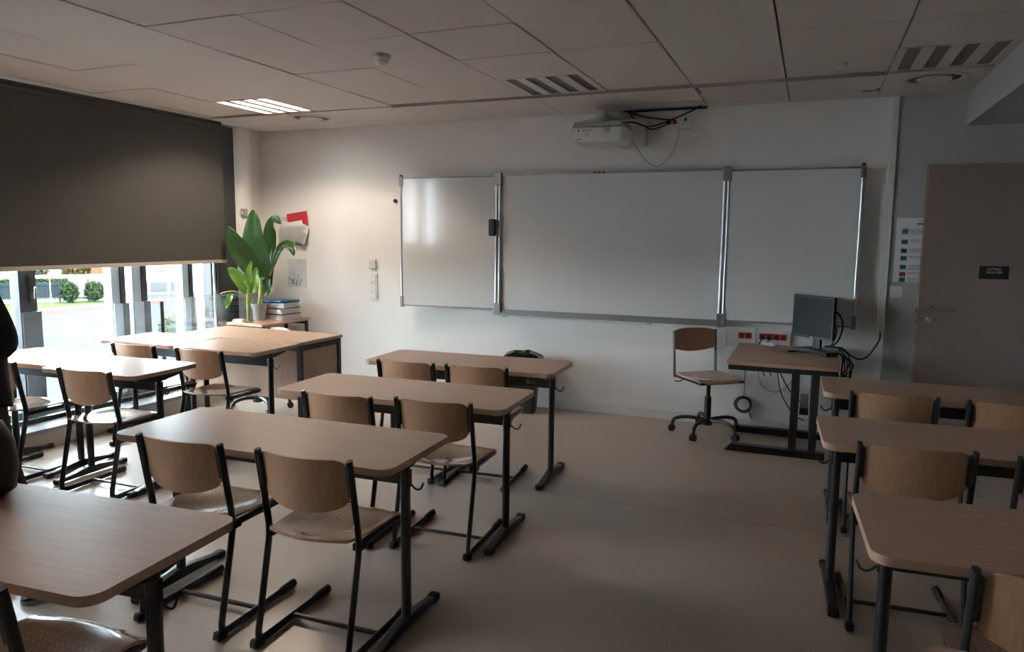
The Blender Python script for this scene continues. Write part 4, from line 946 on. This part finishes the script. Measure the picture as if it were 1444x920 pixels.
for k in range(10):
    a0, a1 = PI * (k / 10 - .5), PI * ((k + 1) / 10 - .5)
    gline((43.3 + 1.9 * math.sin(a0), -2.3 + .9 * math.cos(a0)), (43.3 + 1.9 * math.sin(a1), -2.3 + .9 * math.cos(a1)))
tag(ln.build('court_marking', 'line'), 'white painted lines on the grey sports court outside', 'court lines')
def foliage(name, label, cat, c, rad, m, n=500, leaf=.1, trunk=None, grp=None, zbase=G + .013):
    t = thing(name, label, cat, (c.x, c.y, zbase), 0, grp); mb_ = MB()
    for k in range(n):
        v = Vector((random.gauss(0, 1), random.gauss(0, 1), random.gauss(0, 1))).normalized() * random.uniform(.55, 1.0)
        p = Vector((v.x * rad[0], v.y * rad[1], v.z * rad[2] + c.z - zbase))
        a = Vector((random.uniform(-1, 1), random.uniform(-1, 1), random.uniform(-1, 1))).normalized() * leaf; b = a.orthogonal().normalized() * leaf * .6
        mb_.bm.faces.new([mb_.bm.verts.new(q) for q in (p - a, p + b, p + a, p - b)])
    mb_.build('foliage', m, t)
    tk = MB().tube([(0, 0, 0), (.03, 0, (c.z - zbase) * .6), (0, 0, c.z - zbase)], trunk or .06, n=8).build('trunk', 'bark', t)
    return t
random.seed(21)
foliage('hedge_bush', 'round dark green bush at the fence seen through the left pane', 'bush', gp(60, -1.15, -2.62), (.65, .6, .75), 'hedge', 900, .10)
foliage('hedge_bush', 'second dark bush at the fence, just left of the light mullion', 'bush', gp(60.3, .35, -2.60), (.85, .6, .72), 'hedge', 900, .10)
hg = MB(); random.seed(2)
for k in range(2200):
    p = gp(62.3 + random.uniform(-.3, .3), random.uniform(-9, -1.3), G + .3 + random.random() ** .7 * 1.3)
    a = Vector((random.uniform(-1, 1), random.uniform(-1, 1), random.uniform(-1, 1))).normalized() * .13; b = a.orthogonal().normalized() * .08
    hg.bm.faces.new([hg.bm.verts.new(q) for q in (p - a, p + b, p + a, p - b)])
tag(hg.build('hedge', 'hedge'), 'clipped dark hedge behind the fence outside', 'hedge')
fc = thing('fence', 'dark green panel fence along the far side of the sports court', 'fence', gp(61.2, 0, G + .012))
RZF = math.atan2(E1.y, E1.x); fc.rotation_euler = (0, 0, RZF)
fpm = MB()
for k in range(-30, 12): fpm.bb(k * .3 - .012, k * .3 + .012, -.012, .012, .1, 1.35)
fpm.bb(-9, 3.6, -.015, .015, .25, .29).bb(-9, 3.6, -.015, .015, 1.2, 1.24).build('bars', 'fence', fc)
for k in range(-5, 3): MB().bb(k * 1.8 - .05, k * 1.8 + .05, -.05, .05, 0, 1.6).build('post', 'fence', fc)
MB().bb(-9, 3.6, .02, .2, 0, .3).build('low_wall', 'render', fc)
for a, b in ((1.0, 3.3), (-9, -1.15)): MB().bb(a, b, .06, .1, .3, 1.42).build('solid_panel', 'fence', fc)
lp = thing('lamp_post', 'thin pale post standing before the hedge outside', 'post', gp(58.8, -2.25, G + .013))
MB().tube([(0, 0, 0), (0, 0, 2.05)], .035, n=8).build('pole', 'alu_grey', lp); MB().lathe([(.02, 2.05), (.09, 2.1), (.09, 2.2), (0, 2.25)], 12).build('head', 'alu_grey', lp)
def house(name, label, r, e0, e1, z0, z1, depth, wins, roof=None, band=None):
    c = gp(r, (e0 + e1) / 2, z0); t = thing(name, label, 'building', c, RZF); h = (e1 - e0) / 2
    MB().bb(-h, h, 0, depth, 0, z1 - z0).build('walls', 'render', t)
    for (a, b, za, zb) in wins: MB().bb(a, b, -.06, .02, za - z0, zb - z0, .01).build('window', mat('far_window', (0.010, 0.012, 0.014), 0.3), t)
    if roof:
        q = MB().prism([(-.4, 0), (depth + .4, 0), (depth / 2, roof)], -h - .3, h + .3, m=Matrix(((0, 0, 1, 0), (1, 0, 0, 0), (0, 1, 0, z1 - z0), (0, 0, 0, 1)))); q.build('roof', 'orange', t)
    return t
house('annex_building', 'long low white building behind the hedge outside', 66, -12, 1.05, G, -1.93, 5, [(-4.5, -2.5, -2.9, -2.35), (1.5, 4.2, -2.9, -2.4)])
house('tiled_house', 'house with an orange tiled roof behind the low white building', 80, -.1, 1.5, G, -2.55, 6, [], 1.6)
house('white_house', 'white house with dark windows beyond the court on the right', 66, 3.4, 14, G, 4.0, 8, [(-4.0, -3.75, -1.62, -1.12), (-3.68, -3.43, -1.62, -1.12), (-3.36, -3.11, -1.62, -1.12), (-5.1, -4.5, -3.2, -2.4), (-4.35, -3.1, -3.2, -2.4), (-2.85, -1.9, -3.2, -2.4), (-.6, -.1, -1.6, -1.0)])
random.seed(31)
foliage('garden_tree', 'yellow green tree above the low white building', 'tree', gp(74, -.85, -1.3), (1.2, 1.2, 1.6), 'autumn', 700, .2, .12)
foliage('garden_tree', 'green tree at the left above the low white building', 'tree', gp(74, -3.9, -1.3), (1.2, 1.2, 1.5), 'bush', 600, .2, .12)
foliage('garden_tree', 'green tree between the low white building and the white house', 'tree', gp(69.5, 2.0, -1.5), (.85, .8, 1.6), 'bush', 700, .18, .12)
foliage('near_tree', 'pale leafy tree top close outside the window by the plant', 'tree', gp(18, 1.75, -.62), (.42, .5, .34), 'bush', 900, .045, .04)
foliage('near_tree', 'pale leafy tree top furthest right outside the window', 'tree', gp(18.5, 2.7, -.55), (.40, .45, .40), 'bush', 700, .045, .04)
lv = thing('louvre_screen', 'pale horizontal slat screen outside the leftmost pane', 'screen', (-5.75, 3.35, 0))
MB().bb(-.02, .02, -.30, -.27, -.2, 2.4).bb(-.02, .02, .27, .30, -.2, 2.4).build('side_rail', 'frame_light', lv)
sl = MB()
for k in range(60): sl.bb(-.012, .012, -.28, .28, .0 + k * .036, .006 + k * .036)
sl.build('slats', 'frame_light', lv)
